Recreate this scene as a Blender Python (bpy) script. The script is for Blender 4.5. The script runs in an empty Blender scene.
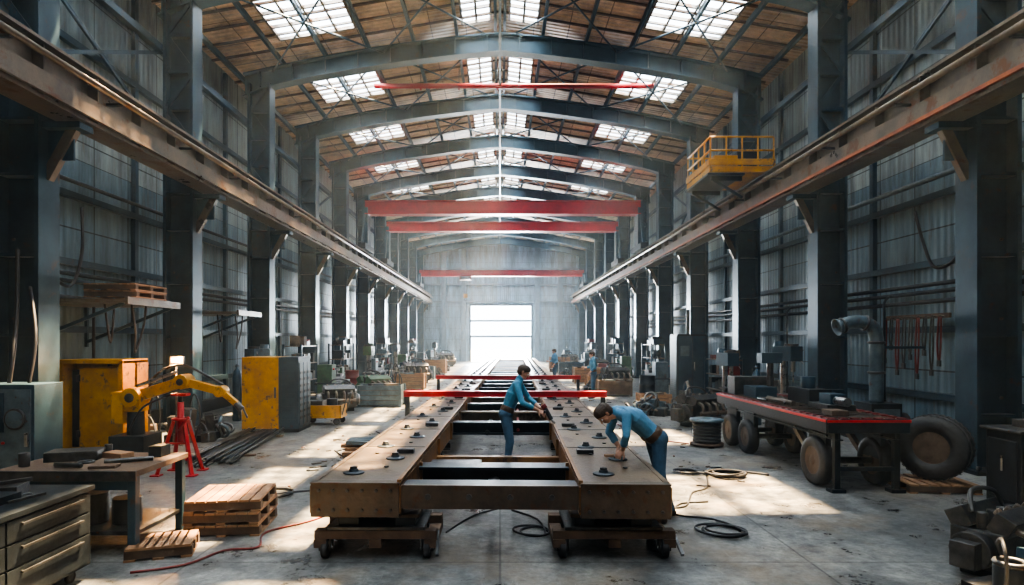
import bpy, math, random
import numpy as np
from mathutils import Vector, Matrix, Euler
random.seed(7)
S = bpy.context.scene
CZ = 2.15

# ------------------------------------------------------------------ materials
def newmat(name):
    m = bpy.data.materials.new(name); m.use_nodes = True
    nt = m.node_tree
    return m, nt, nt.nodes['Principled BSDF']

def mat(name, c1, c2=None, rough=.6, metal=0., scale=3., bump=.15, rust=None, rl=.58, rvar=.15, stretch=(1,1,1), bscale=25):
    m, nt, p = newmat(name)
    c2 = c2 or tuple(x*.6 for x in c1)
    tc = nt.nodes.new('ShaderNodeTexCoord'); mp = nt.nodes.new('ShaderNodeMapping')
    mp.inputs['Scale'].default_value = stretch
    nt.links.new(tc.outputs['Object'], mp.inputs[0])
    n = nt.nodes.new('ShaderNodeTexNoise'); n.inputs['Scale'].default_value = scale
    n.inputs['Detail'].default_value = 8; n.inputs['Roughness'].default_value = .65
    nt.links.new(mp.outputs[0], n.inputs[0])
    r = nt.nodes.new('ShaderNodeValToRGB')
    r.color_ramp.elements[0].position = .33; r.color_ramp.elements[1].position = .67
    r.color_ramp.elements[0].color = (*c2, 1); r.color_ramp.elements[1].color = (*c1, 1)
    nt.links.new(n.outputs[0], r.inputs[0])
    col = r.outputs[0]
    if rust:
        n2 = nt.nodes.new('ShaderNodeTexNoise'); n2.inputs['Scale'].default_value = scale*1.7
        n2.inputs['Detail'].default_value = 10; n2.inputs['Roughness'].default_value = .7
        nt.links.new(mp.outputs[0], n2.inputs[0])
        r2 = nt.nodes.new('ShaderNodeValToRGB')
        r2.color_ramp.elements[0].position = rl; r2.color_ramp.elements[1].position = rl+.08
        nt.links.new(n2.outputs[0], r2.inputs[0])
        mx = nt.nodes.new('ShaderNodeMixRGB'); nt.links.new(r2.outputs[0], mx.inputs[0])
        nt.links.new(col, mx.inputs[1]); mx.inputs[2].default_value = (*rust, 1)
        col = mx.outputs[0]
    nt.links.new(col, p.inputs['Base Color'])
    mr = nt.nodes.new('ShaderNodeMapRange')
    mr.inputs[3].default_value = max(0, rough-rvar); mr.inputs[4].default_value = min(1, rough+rvar)
    nt.links.new(n.outputs[0], mr.inputs[0]); nt.links.new(mr.outputs[0], p.inputs['Roughness'])
    p.inputs['Metallic'].default_value = metal
    if bump:
        n3 = nt.nodes.new('ShaderNodeTexNoise'); n3.inputs['Scale'].default_value = bscale
        n3.inputs['Detail'].default_value = 4
        nt.links.new(tc.outputs['Object'], n3.inputs[0])
        b = nt.nodes.new('ShaderNodeBump'); b.inputs['Strength'].default_value = bump
        b.inputs['Distance'].default_value = .02
        nt.links.new(n3.outputs[0], b.inputs['Height']); nt.links.new(b.outputs[0], p.inputs['Normal'])
    return m

def emat(name, c, s):
    m, nt, p = newmat(name)
    p.inputs['Base Color'].default_value = (*c, 1)
    p.inputs['Emission Color'].default_value = (*c, 1); p.inputs['Emission Strength'].default_value = s
    return m

def panelmat(name, c1, c2, mort, bw, bh, axis='YZ', rust=(.12,.08,.05), bumpd=.02, rp=.57):
    m, nt, p = newmat(name)
    tc = nt.nodes.new('ShaderNodeTexCoord')
    sp = nt.nodes.new('ShaderNodeSeparateXYZ'); cb = nt.nodes.new('ShaderNodeCombineXYZ')
    nt.links.new(tc.outputs['Object'], sp.inputs[0])
    nt.links.new(sp.outputs['XYZ'.index(axis[0])], cb.inputs[0]); nt.links.new(sp.outputs['XYZ'.index(axis[1])], cb.inputs[1])
    br = nt.nodes.new('ShaderNodeTexBrick'); nt.links.new(cb.outputs[0], br.inputs[0])
    br.offset = 0; br.inputs['Scale'].default_value = 1
    br.inputs['Brick Width'].default_value = bw; br.inputs['Row Height'].default_value = bh
    br.inputs['Mortar Size'].default_value = .018; br.inputs['Mortar Smooth'].default_value = .3
    br.inputs['Color1'].default_value = (*c1,1); br.inputs['Color2'].default_value = (*c2,1); br.inputs['Mortar'].default_value = (*mort,1)
    mp = nt.nodes.new('ShaderNodeMapping'); mp.inputs['Scale'].default_value = (2.2,2.2,.35) if axis[1]=='Z' else (1,1,1)
    nt.links.new(tc.outputs['Object'], mp.inputs[0])
    n = nt.nodes.new('ShaderNodeTexNoise'); n.inputs['Scale'].default_value = 1.3; n.inputs['Detail'].default_value = 10; n.inputs['Roughness'].default_value=.7
    nt.links.new(mp.outputs[0], n.inputs[0])
    r = nt.nodes.new('ShaderNodeValToRGB'); r.color_ramp.elements[0].position=.35; r.color_ramp.elements[1].position=.68
    r.color_ramp.elements[0].color=(.3,.3,.3,1); r.color_ramp.elements[1].color=(1.2,1.2,1.2,1)
    nt.links.new(n.outputs[0], r.inputs[0])
    mu = nt.nodes.new('ShaderNodeMixRGB'); mu.blend_type='MULTIPLY'; mu.inputs[0].default_value=.8
    nt.links.new(br.outputs[0], mu.inputs[1]); nt.links.new(r.outputs[0], mu.inputs[2])
    n2 = nt.nodes.new('ShaderNodeTexNoise'); n2.inputs['Scale'].default_value = 2.1; n2.inputs['Detail'].default_value = 12; n2.inputs['Roughness'].default_value=.75
    nt.links.new(mp.outputs[0], n2.inputs[0])
    r2 = nt.nodes.new('ShaderNodeValToRGB'); r2.color_ramp.elements[0].position=rp; r2.color_ramp.elements[1].position=rp+.15
    nt.links.new(n2.outputs[0], r2.inputs[0])
    mx = nt.nodes.new('ShaderNodeMixRGB'); nt.links.new(r2.outputs[0], mx.inputs[0]); nt.links.new(mu.outputs[0], mx.inputs[1]); mx.inputs[2].default_value=(*rust,1)
    nt.links.new(mx.outputs[0], p.inputs['Base Color'])
    p.inputs['Roughness'].default_value=.45; p.inputs['Metallic'].default_value=.1
    w = nt.nodes.new('ShaderNodeTexWave'); w.inputs['Scale'].default_value=1.6; nt.links.new(tc.outputs['Object'], w.inputs[0])
    w.bands_direction = 'Y' if axis[0]=='Y' else 'X'
    b = nt.nodes.new('ShaderNodeBump'); b.inputs['Strength'].default_value=.5; b.inputs['Distance'].default_value=bumpd
    nt.links.new(w.outputs[1], b.inputs['Height'])
    nt.links.new(b.outputs[0], p.inputs['Normal'])
    return m

def floormat():
    m, nt, p = newmat('concrete_floor')
    tc = nt.nodes.new('ShaderNodeTexCoord')
    def noise(s, d=10, r=.65, off=0, st=(1,1,1)):
        mp=nt.nodes.new('ShaderNodeMapping'); mp.inputs['Location'].default_value=(off,off,0); mp.inputs['Scale'].default_value=st
        nt.links.new(tc.outputs['Object'], mp.inputs[0])
        n = nt.nodes.new('ShaderNodeTexNoise'); n.inputs['Scale'].default_value=s; n.inputs['Detail'].default_value=d; n.inputs['Roughness'].default_value=r
        nt.links.new(mp.outputs[0], n.inputs[0]); return n
    def ramp(n,p0,c0,p1,c1):
        r=nt.nodes.new('ShaderNodeValToRGB'); e=r.color_ramp.elements
        e[0].position=p0; e[0].color=(*c0,1); e[1].position=p1; e[1].color=(*c1,1); nt.links.new(n.outputs[0], r.inputs[0]); return r
    def mix(bt,f,a,b):
        x=nt.nodes.new('ShaderNodeMixRGB'); x.blend_type=bt
        if isinstance(f,float): x.inputs[0].default_value=f
        else: nt.links.new(f,x.inputs[0])
        nt.links.new(a,x.inputs[1])
        if isinstance(b,tuple): x.inputs[2].default_value=(*b,1)
        else: nt.links.new(b,x.inputs[2])
        return x.outputs[0]
    c=ramp(noise(.5),.36,(.11,.12,.13),.62,(.27,.275,.27)).outputs[0]
    c=mix('MULTIPLY',1.0,c,ramp(noise(2.6,12,.78),.38,(.42,.43,.45),.62,(1.3,1.27,1.2)).outputs[0])
    c=mix('MULTIPLY',1.0,c,ramp(noise(14,8,.7,3),.38,(.7,.7,.7),.6,(1.12,1.12,1.12)).outputs[0])
    n3=noise(1.1,12,.78,7)
    c=mix('MIX',ramp(n3,.52,(0,0,0),.63,(.85,.85,.85)).outputs[0],c,(.055,.052,.05))
    c=mix('MIX',ramp(noise(.8,12,.7,21),.50,(0,0,0),.68,(.7,.7,.7)).outputs[0],c,(.20,.15,.10))
    c=mix('MIX',ramp(noise(2.5,6,.8,5,(6,.5,1)),.61,(0,0,0),.67,(.4,.4,.4)).outputs[0],c,(.4,.4,.38))
    br=nt.nodes.new('ShaderNodeTexBrick'); br.offset=0; br.inputs['Scale'].default_value=1; br.inputs['Brick Width'].default_value=3; br.inputs['Row Height'].default_value=3
    br.inputs['Mortar Size'].default_value=.012; br.inputs['Color1'].default_value=(1,1,1,1); br.inputs['Color2'].default_value=(.88,.88,.88,1); br.inputs['Mortar'].default_value=(.45,.45,.45,1)
    nt.links.new(tc.outputs['Object'], br.inputs[0])
    c=mix('MULTIPLY',1.0,c,br.outputs[0])
    nt.links.new(c, p.inputs['Base Color'])
    mr=nt.nodes.new('ShaderNodeMapRange'); mr.inputs[1].default_value=.35; mr.inputs[2].default_value=.65; mr.inputs[3].default_value=.52; mr.inputs[4].default_value=.22
    nt.links.new(n3.outputs[0],mr.inputs[0]); nt.links.new(mr.outputs[0],p.inputs['Roughness'])
    b=nt.nodes.new('ShaderNodeBump'); b.inputs['Strength'].default_value=.35; b.inputs['Distance'].default_value=.01
    n4=noise(12,6); nt.links.new(n4.outputs[0],b.inputs['Height']); nt.links.new(b.outputs[0],p.inputs['Normal'])
    return m

RUST=(.16,.075,.035)
M = dict(
 floor=floormat(),
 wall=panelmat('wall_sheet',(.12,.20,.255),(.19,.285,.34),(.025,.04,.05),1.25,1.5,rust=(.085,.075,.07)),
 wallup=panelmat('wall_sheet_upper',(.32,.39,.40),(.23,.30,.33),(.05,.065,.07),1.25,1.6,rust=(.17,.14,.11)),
 wallback=panelmat('wall_sheet_back',(.44,.62,.74),(.48,.66,.77),(.24,.36,.45),1.5,1.1,'XZ',rust=(.36,.50,.60)),  # pale blue siding, its colour lightened further to imitate far haze and light
 roof=panelmat('roof_sheet',(.68,.49,.32),(.54,.38,.25),(.15,.10,.07),1.25,1.1,'YX',rust=(.32,.18,.10),bumpd=.05),
 steel=mat('painted_steel_blue',(.038,.085,.122),(.018,.042,.064),.40,.3,1.5,.1,rust=(.07,.052,.042),rl=.6),
 steeld=mat('dark_steel',(.036,.047,.058),(.017,.023,.029),.42,.5,3,.1),
 rafter=mat('rafter_paint',(.05,.11,.15),(.028,.065,.09),.45,.2,1.2,.1,rust=(.08,.065,.055),rl=.62),
 rail=mat('girder_paint',(.22,.17,.125),(.09,.08,.072),.32,.5,1.2,.15,rust=(.14,.065,.03),rl=.55),
 red=mat('red_paint',(.54,.014,.018),(.34,.010,.014),.42,.1,2,.05),
 dred=mat('dark_red_paint',(.22,.028,.025),(.11,.02,.018),.5,.2,4,.1),
 orange=mat('orange_paint',(.42,.11,.03),(.2,.06,.03),.5,.1,3,.1),
 yel=mat('yellow_paint',(.64,.31,.014),(.40,.175,.012),.42,.05,3,.1,rust=(.09,.06,.03),rl=.57),
 bronze=mat('underframe_steel',(.225,.165,.105),(.08,.065,.052),.34,.45,1.3,.2,rust=(.075,.042,.026),rl=.53),
 bronzei=mat('underframe_inner_sunlit_rust',(.33,.165,.06),(.14,.075,.035),.42,.3,2,.15,rust=(.06,.038,.028),rl=.55),  # sunlit orange of the inner faces put into the colour, with rust patches
 endp=mat('underframe_end_plate',(.12,.09,.065),(.055,.045,.038),.42,.4,3,.2,rust=(.09,.045,.025),rl=.55),
 wood=mat('old_wood',(.36,.20,.10),(.19,.10,.055),.75,0,4,.3,stretch=(1,1,5)),
 woodd=mat('dark_wood',(.13,.08,.048),(.06,.037,.026),.75,0,4,.3),
 iron=mat('cast_iron',(.12,.12,.12),(.05,.052,.056),.4,.75,6,.2,rust=RUST,rl=.6),
 greym=mat('machine_grey',(.12,.17,.20),(.06,.09,.11),.45,.25,4,.1,rust=(.09,.06,.045),rl=.58),
 lgrey=mat('light_grey_paint',(.30,.40,.47),(.21,.28,.34),.5,.15,3,.1),
 green=mat('machine_green',(.07,.15,.08),(.035,.08,.045),.45,.1,4,.1,rust=(.08,.07,.05),rl=.56),
 rubber=mat('rubber',(.042,.042,.044),(.023,.023,.024),.6,0,12,.3),
 hub=mat('rusty_hub',(.17,.12,.09),(.09,.065,.05),.5,.5,6,.2),
 cable=mat('cable_black',(.03,.03,.034),(.018,.018,.02),.5,0,8,0),
 chrome=mat('bright_steel',(.45,.45,.45),(.27,.27,.27),.3,1,8,.05),
 brass=mat('brass_pad',(.42,.31,.17),(.25,.18,.1),.35,.8,10,.1),
 shirt=mat('shirt_cloth',(.08,.26,.38),(.05,.17,.27),.85,0,7,.5,bscale=14),
 shirt2=mat('overall_cloth',(.12,.28,.43),(.07,.19,.31),.85,0,7,.5,bscale=14),
 jeans=mat('trouser_cloth',(.06,.13,.21),(.035,.08,.13),.85,0,7,.5,bscale=14),
 skin=mat('skin',(.52,.30,.21),(.44,.24,.165),.5,0,10,.05),
 lip=mat('lips',(.36,.14,.11),(.32,.12,.1),.5,0,10,0),
 hair=mat('hair_brown',(.06,.035,.02),(.03,.018,.01),.6,0,40,.5,bscale=80),
 boot=mat('boot_leather',(.06,.045,.035),(.03,.025,.02),.5,0,8,.2),
 belt=mat('belt_leather',(.10,.06,.035),(.06,.035,.02),.5,0,8,.1),
 eye=mat('eye_white',(.8,.8,.78),(.75,.75,.73),.3,0,5,0),
 pupil=mat('eye_iris',(.03,.02,.015),(.02,.015,.01),.3,0,5,0),
 lamp=emat('lamp_glow',(1,.40,.08),10),
 ground=mat('outside_concrete',(.50,.58,.62),(.42,.50,.55),.8,0,.5,0),
 cream=mat('gauge_face',(.7,.68,.6),(.6,.58,.5),.5,0,5,0),
)
m=bpy.data.materials.new('dusty_air'); m.use_nodes=True; nt=m.node_tree; nt.nodes.remove(nt.nodes['Principled BSDF'])
vs_=nt.nodes.new('ShaderNodeVolumeScatter'); vs_.inputs['Color'].default_value=(.72,.88,1,1); vs_.inputs['Density'].default_value=.0020; vs_.inputs['Anisotropy'].default_value=.35
nt.links.new(vs_.outputs[0],nt.nodes['Material Output'].inputs['Volume']); M['air']=m

# ------------------------------------------------------------------ mesh builder
class B:
    def __init__(s, name, loc=(0,0,0), yaw=0, bevel=0):
        s.name=name; s.loc=Vector(loc); s.yaw=yaw; s.v=[]; s.f=[]; s.mi=[]; s.sm=[]; s.mats=[]; s.bevel=bevel
        s.T=Matrix.Identity(4)
    def m(s,k):
        if k not in s.mats: s.mats.append(k)
        return s.mats.index(k)
    def add(s, vs, fs, k, smooth=False):
        o=len(s.v); s.v += [s.T@Vector(v) for v in vs]
        i=s.m(k)
        for n,f in enumerate(fs):
            s.f.append([o+a for a in f]); s.mi.append(i); s.sm.append(smooth if isinstance(smooth,bool) else smooth[n])
    def box(s,x0,x1,y0,y1,z0,z1,k):
        vs=[(x,y,z) for z in (z0,z1) for y in (y0,y1) for x in (x0,x1)]
        s.add(vs,[(0,2,3,1),(4,5,7,6),(0,1,5,4),(2,6,7,3),(0,4,6,2),(1,3,7,5)],k)
    def cbox(s,c,d,k,rot=(0,0,0)):
        R=Euler(rot).to_matrix(); c=Vector(c)
        vs=[c+R@Vector((x*d[0]/2,y*d[1]/2,z*d[2]/2)) for z in (-1,1) for y in (-1,1) for x in (-1,1)]
        s.add(vs,[(0,2,3,1),(4,5,7,6),(0,1,5,4),(2,6,7,3),(0,4,6,2),(1,3,7,5)],k)
    def bar(s,p0,p1,w,h,k,up=(0,0,1)):
        p0=Vector(p0);p1=Vector(p1); d=(p1-p0).normalized(); u=Vector(up)
        if abs(d.dot(u))>.99: u=Vector((1,0,0))
        a=d.cross(u).normalized(); b=a.cross(d).normalized()
        vs=[p+a*(sx*w/2)+b*(sy*h/2) for p in (p0,p1) for sx,sy in ((-1,-1),(1,-1),(1,1),(-1,1))]
        s.add(vs,[(0,1,2,3),(7,6,5,4),(0,4,5,1),(1,5,6,2),(2,6,7,3),(3,7,4,0)],k)
    def ibeam(s,p0,p1,w,h,k,t=.025,up=(0,0,1)):
        p0=Vector(p0);p1=Vector(p1); d=(p1-p0).normalized(); u=Vector(up)
        a=d.cross(u).normalized(); b=a.cross(d).normalized()
        o=b*(h/2-t/2)
        s.bar(p0+o,p1+o,w,t,k,up); s.bar(p0-o,p1-o,w,t,k,up); s.bar(p0,p1,t,h-2*t,k,up)
    def lathe(s,prof,o,ax,k,n=20,smooth=True,closed=False):
        o=Vector(o); ax=Vector(ax).normalized(); t=Vector((0,0,1)) if abs(ax.z)<.9 else Vector((1,0,0))
        a=ax.cross(t).normalized(); b=ax.cross(a)
        vs=[]
        for r,h in prof:
            for i in range(n):
                q=2*math.pi*i/n; vs.append(o+ax*h+(a*math.cos(q)+b*math.sin(q))*r)
        fs=[];m=len(prof)
        for j in range(m if closed else m-1):
            j2=(j+1)%m
            for i in range(n):
                fs.append((j*n+i,j*n+(i+1)%n,j2*n+(i+1)%n,j2*n+i))
        sm=[smooth]*len(fs)
        if not closed:
            fs.append(tuple(range(n))[::-1]); fs.append(tuple((m-1)*n+i for i in range(n))); sm+=[False,False]
        s.add(vs,fs,k,sm)
    def cyl(s,p0,p1,r,k,r1=None,n=16):
        p0=Vector(p0);p1=Vector(p1); s.lathe([(r,0),(r if r1 is None else r1,(p1-p0).length)],p0,p1-p0,k,n)
    def torus(s,c,ax,R,r,k,n=24,m=8):
        s.lathe([(R+r*math.cos(2*math.pi*i/m),r*math.sin(2*math.pi*i/m)) for i in range(m)],c,ax,k,n,True,True)
    def sph(s,c,r,k,n=12,sc=(1,1,1)):
        vs=[];fs=[]
        h=n//2
        for j in range(1,h):
            for i in range(n):
                a=2*math.pi*i/n; b=math.pi*j/h
                vs.append((c[0]+sc[0]*r*math.sin(b)*math.cos(a),c[1]+sc[1]*r*math.sin(b)*math.sin(a),c[2]+sc[2]*r*math.cos(b)))
        for j in range(h-2):
            for i in range(n): fs.append((j*n+i,(j+1)*n+i,(j+1)*n+(i+1)%n,j*n+(i+1)%n))
        t=len(vs); vs+= [(c[0],c[1],c[2]+sc[2]*r),(c[0],c[1],c[2]-sc[2]*r)]
        for i in range(n):
            fs.append((t,i,(i+1)%n)); fs.append((t+1,(h-2)*n+(i+1)%n,(h-2)*n+i))
        s.add(vs,fs,k,True)
    def tube(s,pts,r,k,n=8,sub=6):
        P=[Vector(p) for p in pts]
        if sub>1 and len(P)>2:
            Q=[]
            for i in range(len(P)-1):
                a=P[max(i-1,0)];b=P[i];c=P[i+1];d=P[min(i+2,len(P)-1)]
                for j in range(sub):
                    t=j/sub
                    Q.append(.5*((2*b)+(c-a)*t+(2*a-5*b+4*c-d)*t*t+(3*b-a-3*c+d)*t**3))
            Q.append(P[-1]); P=Q
        vs=[];prev=None
        for i,p in enumerate(P):
            d=(P[min(i+1,len(P)-1)]-P[max(i-1,0)])
            d=d.normalized() if d.length>1e-6 else Vector((0,0,1))
            if prev is None:
                t=Vector((0,0,1)) if abs(d.z)<.9 else Vector((1,0,0)); a=d.cross(t).normalized()
            else:
                a=(prev-d*prev.dot(d)).normalized()
            prev=a; b=d.cross(a)
            for q in range(n):
                w=2*math.pi*q/n; vs.append(p+(a*math.cos(w)+b*math.sin(w))*r)
        fs=[]
        for i in range(len(P)-1):
            for q in range(n): fs.append((i*n+q,i*n+(q+1)%n,(i+1)*n+(q+1)%n,(i+1)*n+q))
        fs.append(tuple(range(n))[::-1]); fs.append(tuple((len(P)-1)*n+q for q in range(n)))
        s.add(vs,fs,k,True)
    def wheel(s,c,ax,R,w,tk='rubber',hk='iron'):
        c=Vector(c); ax=Vector(ax).normalized(); h=w/2
        s.lathe([(R*.58,-h*.8),(R*.8,-h),(R*.95,-h*.85),(R,-h*.5),(R,h*.5),(R*.95,h*.85),(R*.8,h),(R*.58,h*.8)],c,ax,tk,28,True,True)
        s.lathe([(R*.6,-h*.75),(R*.55,-h*.8),(R*.5,-h*.3),(R*.22,-h*.3),(R*.2,-h*.8),(R*.05,-h*.85),(.001,-h*.85)],c,ax,hk,24)
        s.lathe([(R*.6,h*.75),(R*.55,h*.8),(R*.5,h*.3),(R*.22,h*.3),(R*.2,h*.8),(R*.05,h*.85),(.001,h*.85)],c,ax,hk,24)
    def done(s):
        me=bpy.data.meshes.new(s.name); me.from_pydata([tuple(v) for v in s.v],[],s.f)
        for k in s.mats: me.materials.append(M[k])
        me.polygons.foreach_set('material_index',s.mi); me.polygons.foreach_set('use_smooth',s.sm)
        me.update()
        o=bpy.data.objects.new(s.name,me); S.collection.objects.link(o)
        o.location=s.loc; o.rotation_euler=(0,0,s.yaw)
        if s.bevel:
            b=o.modifiers.new('bevel','BEVEL'); b.width=s.bevel; b.segments=2; b.limit_method='ANGLE'; b.angle_limit=math.radians(50)
        return o

BAYS=[10.2+5*i for i in range(-3,11)]   # column lines -4.8 .. 60.2
XL,XR=-9.0,9.2
# ------------------------------------------------------------------ room shell
b=B('floor'); b.box(-9.4,9.6,-5.2,62.2,-.2,0,'floor'); b.done()
b=B('outside_ground'); b.box(-60,60,62.25,140,-.25,-.05,'ground'); b.done()
def zr(x): return CZ+10.3-.17*abs(x)
for nm,xa,xb in (('wall_left',XL-.2,XL),('wall_right',XR,XR+.2)):
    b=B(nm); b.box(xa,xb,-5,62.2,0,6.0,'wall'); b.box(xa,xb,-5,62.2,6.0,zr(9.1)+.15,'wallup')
    xi=xb if xa<0 else xa; sg=1 if xa<0 else -1
    for z in (.9,2.3,3.7,5.1,6.9,8.3,9.7):
        b.box(min(xi,xi+sg*.12),max(xi,xi+sg*.12),-5,62,z,z+.14,'steel')
    for y in BAYS:
        b.box(min(xi,xi+sg*.1),max(xi,xi+sg*.1),y-.07,y+.07,0,zr(9)-.1,'steel')
    b.box(min(xi,xi+sg*.2),max(xi,xi+sg*.2),-5,62,0,.35,'steeld')
    b.done()
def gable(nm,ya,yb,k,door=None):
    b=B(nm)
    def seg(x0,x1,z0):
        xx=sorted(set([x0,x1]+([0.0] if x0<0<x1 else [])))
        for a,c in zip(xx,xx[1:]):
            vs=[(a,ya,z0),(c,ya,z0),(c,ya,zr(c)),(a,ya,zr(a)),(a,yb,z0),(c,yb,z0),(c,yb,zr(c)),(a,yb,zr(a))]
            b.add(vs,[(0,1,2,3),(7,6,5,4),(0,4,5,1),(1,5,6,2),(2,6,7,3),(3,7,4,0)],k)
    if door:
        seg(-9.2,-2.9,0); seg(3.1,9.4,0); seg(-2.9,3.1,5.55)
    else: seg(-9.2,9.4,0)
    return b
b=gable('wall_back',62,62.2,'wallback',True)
for x in (-8,-5.6,-3.6,3.7,6,8): b.box(x-.22,x+.22,61.6,62,0,zr(x)-.3,'lgrey')
for z in (5.9,7.6,9.2): b.box(-9,9.2,61.75,62,z,z+.16,'lgrey')
b.done()
b=gable('wall_front',-5.2,-5,'wall'); b.done()
b=B('door_1')
b.box(-2.9,3.1,61.95,62.15,3.95,4.17,'lgrey'); b.box(-2.9,3.1,61.95,62.15,2.4,2.6,'lgrey')
b.box(-3.05,-2.9,61.9,62.2,0,5.6,'steel'); b.box(3.1,3.25,61.9,62.2,0,5.6,'steel'); b.box(-3.05,3.25,61.9,62.2,5.55,5.75,'steel')
b.done()

# roof
b=B('ceiling')
XS=[-9.4,-6.7,-4.4,-1.2,-.3,0,.3,1.2,4.4,6.7,9.6]
sky=[]
lines=BAYS+[62.2]
for bi,(ya,yb) in enumerate(zip(lines,lines[1:])):
    if bi==0: ya=-5.2
    if yb-ya<4: cuts=[ya,yb]
    else: cuts=[ya,yb-4.5,yb-3.5,yb-1.3,yb-.4,yb]
    for yi,(c,d) in enumerate(zip(cuts,cuts[1:])):
        for a,e in zip(XS,XS[1:]):
            mid=abs((a+e)/2)
            hole=len(cuts)>2 and ((4.4<mid<6.7 and yi==2) or (.3<mid<1.2 and 1<=yi<=3))
            if hole: continue
            vs=[(a,c,zr(a)),(e,c,zr(e)),(e,d,zr(e)),(a,d,zr(a))]; t=.06
            vs+=[(x,y,z+t) for x,y,z in vs]
            b.add(vs,[(3,2,1,0),(4,5,6,7),(0,1,5,4),(1,2,6,5),(2,3,7,6),(3,0,4,7)],'roof')
    if len(cuts)>2:
        for a,e in ((-6.7,-4.4),(4.4,6.7)): sky.append((a,e,cuts[2],cuts[3]))
        for a,e in ((-1.2,-.3),(.3,1.2)): sky.append((a,e,cuts[1],cuts[4]))
b.done()
b=B('skylight_glazing_bars')
for a,e,c,d in sky:
    n=max(2,round((e-a)/.57)); 
    for i in range(n+1):
        x=a+(e-a)*i/n; b.bar((x,c,zr(x)),(x,d,zr(x)),.07,.09,'rail')
    n=max(2,round((d-c)/.75))
    for i in range(n+1):
        y=c+(d-c)*i/n; b.bar((a,y,zr(a)),(e,y,zr(e)),.06,.09,'rail')
b.done()
b=B('roof_purlins')
for x in (-8.6,-7.05,-5.65,-4.25,-2.8,-1.4,-.15,.15,1.4,2.8,4.25,5.65,7.05,8.6):
    b.bar((x,-5,zr(x)-.1),(x,62,zr(x)-.1),.09,.16,'steel')
for ya,yb in zip(BAYS,BAYS[1:]):
    for q in range(1,6):
        y=ya+(yb-ya)*q/6
        for s in (-1,1): b.bar((0,y,zr(0)-.04),(s*9,y,zr(9)-.04),.06,.06,'woodd' if q%2 else 'rail')
b.done()
b=B('roof_wind_bracing')
for ya,yb in zip(BAYS,BAYS[1:]):
    for s in (-1,1):
        for xa,xb in ((.4,3.8),(3.8,7.4)):
            b.cyl((s*xa,ya,zr(xa)-.3),(s*xb,yb,zr(xb)-.3),.03,'steel',n=6); b.cyl((s*xb,ya,zr(xb)-.3),(s*xa,yb,zr(xa)-.3),.03,'steel',n=6)
    b.bar((0,ya,CZ+9.35),(0,yb,CZ+9.35),.08,.1,'steel')
    for q in range(4):
        y=ya+(yb-ya)*q/4; b.bar((0,y,CZ+9.35),(0,y+.62,CZ+10.05),.05,.05,'steel'); b.bar((0,y+.62,CZ+10.05),(0,y+1.25,CZ+9.35),.05,.05,'steel')
b.done()

# rafters
def rt(x): return CZ+9.95-.085*abs(x)-.009*x*x
def rb(x):
    return rt(x)-.6-(max(0,abs(x)-7.0)**2)*.1
for y in BAYS[1:]:
    b=B('roof_rafter')
    xs=[-8.3+16.8*i/32 for i in range(33)]
    for a,c in zip(xs,xs[1:]):
        for za0,za1,zc0,zc1,w in ((rt(a)-.05,rt(a),rt(c)-.05,rt(c),.2),(rb(a),rb(a)+.05,rb(c),rb(c)+.05,.2),(rb(a)+.05,rt(a)-.05,rb(c)+.05,rt(c)-.05,.02)):
            vs=[(a,y-w,za0),(c,y-w,zc0),(c,y-w,zc1),(a,y-w,za1),(a,y+w,za0),(c,y+w,zc0),(c,y+w,zc1),(a,y+w,za1)]
            b.add(vs,[(0,1,2,3),(7,6,5,4),(0,4,5,1),(1,5,6,2),(2,6,7,3),(3,7,4,0)],'rafter')
    for i in range(1,32,2):
        x=xs[i]; b.box(x-.015,x+.015,y-.17,y+.17,rb(x)+.04,rt(x)-.04,'rafter')
    b.done()

# columns
def column(side,y):
    b=B('steel_column'); 
    xo,xi=(-8.1,-7.45) if side<0 else (8.35,7.7)
    sg=1 if side<0 else -1
    lo,hi=min(xo,xi),max(xo,xi)
    top=rb(xi)+.1
    for x in (xo,xi):
        b.box(x-.035,x+.035,y-.24,y+.24,0,top,'steel')
    b.box(lo,hi,y-.02,y+.02,0,top,'steel')
    for z in (.9,2.2,3.5,4.8,5.7): b.box(lo,hi,y-.22,y+.22,z,z+.05,'steel')
    for z in (1.2,2.5,3.8):
        for q in (-1,1): b.cyl(((lo+hi)/2+q*.2,y-.02,z),((lo+hi)/2+q*.2,y-.05,z),.025,'iron',n=6)
    z=6.9; n=4; dz=(top-z)/n
    for i in range(n):
        a,c=(lo,hi) if i%2 else (hi,lo)
        b.bar((a,y-.14,z),(c,y-.14,z+dz),.1,.03,'steel',up=(0,1,0)); b.bar((c,y+.14,z),(a,y+.14,z+dz),.1,.03,'steel',up=(0,1,0)); b.bar((lo,y,z),(hi,y,z),.1,.3,'steel',up=(0,1,0))
        z+=dz
    b.box(lo-.15,hi+.15,y-.4,y+.4,0,.06,'steeld')
    for x in (lo-.08,hi+.08):
        for yy in (-.32,.32): b.cyl((x,y+yy,.06),(x,y+yy,.13),.03,'iron',n=6)
    rx=-7.0 if side<0 else 7.3
    b.bar((xi,y,4.8),(rx,y,5.62),.16,.12,'rail',up=(0,1,0)); b.box(min(xi,rx),max(xi,rx),y-.02,y+.02,5.1,5.6,'steel')
    b.bar((xi,y,5.64),(rx+sg*.2,y,5.64),.34,.1,'steel')
    b.bar((xi,y,6.5),(rx,y,6.5),.25,.1,'steel')
    b.done()
for y in BAYS[1:]:
    column(-1,y); column(1,y)

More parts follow.
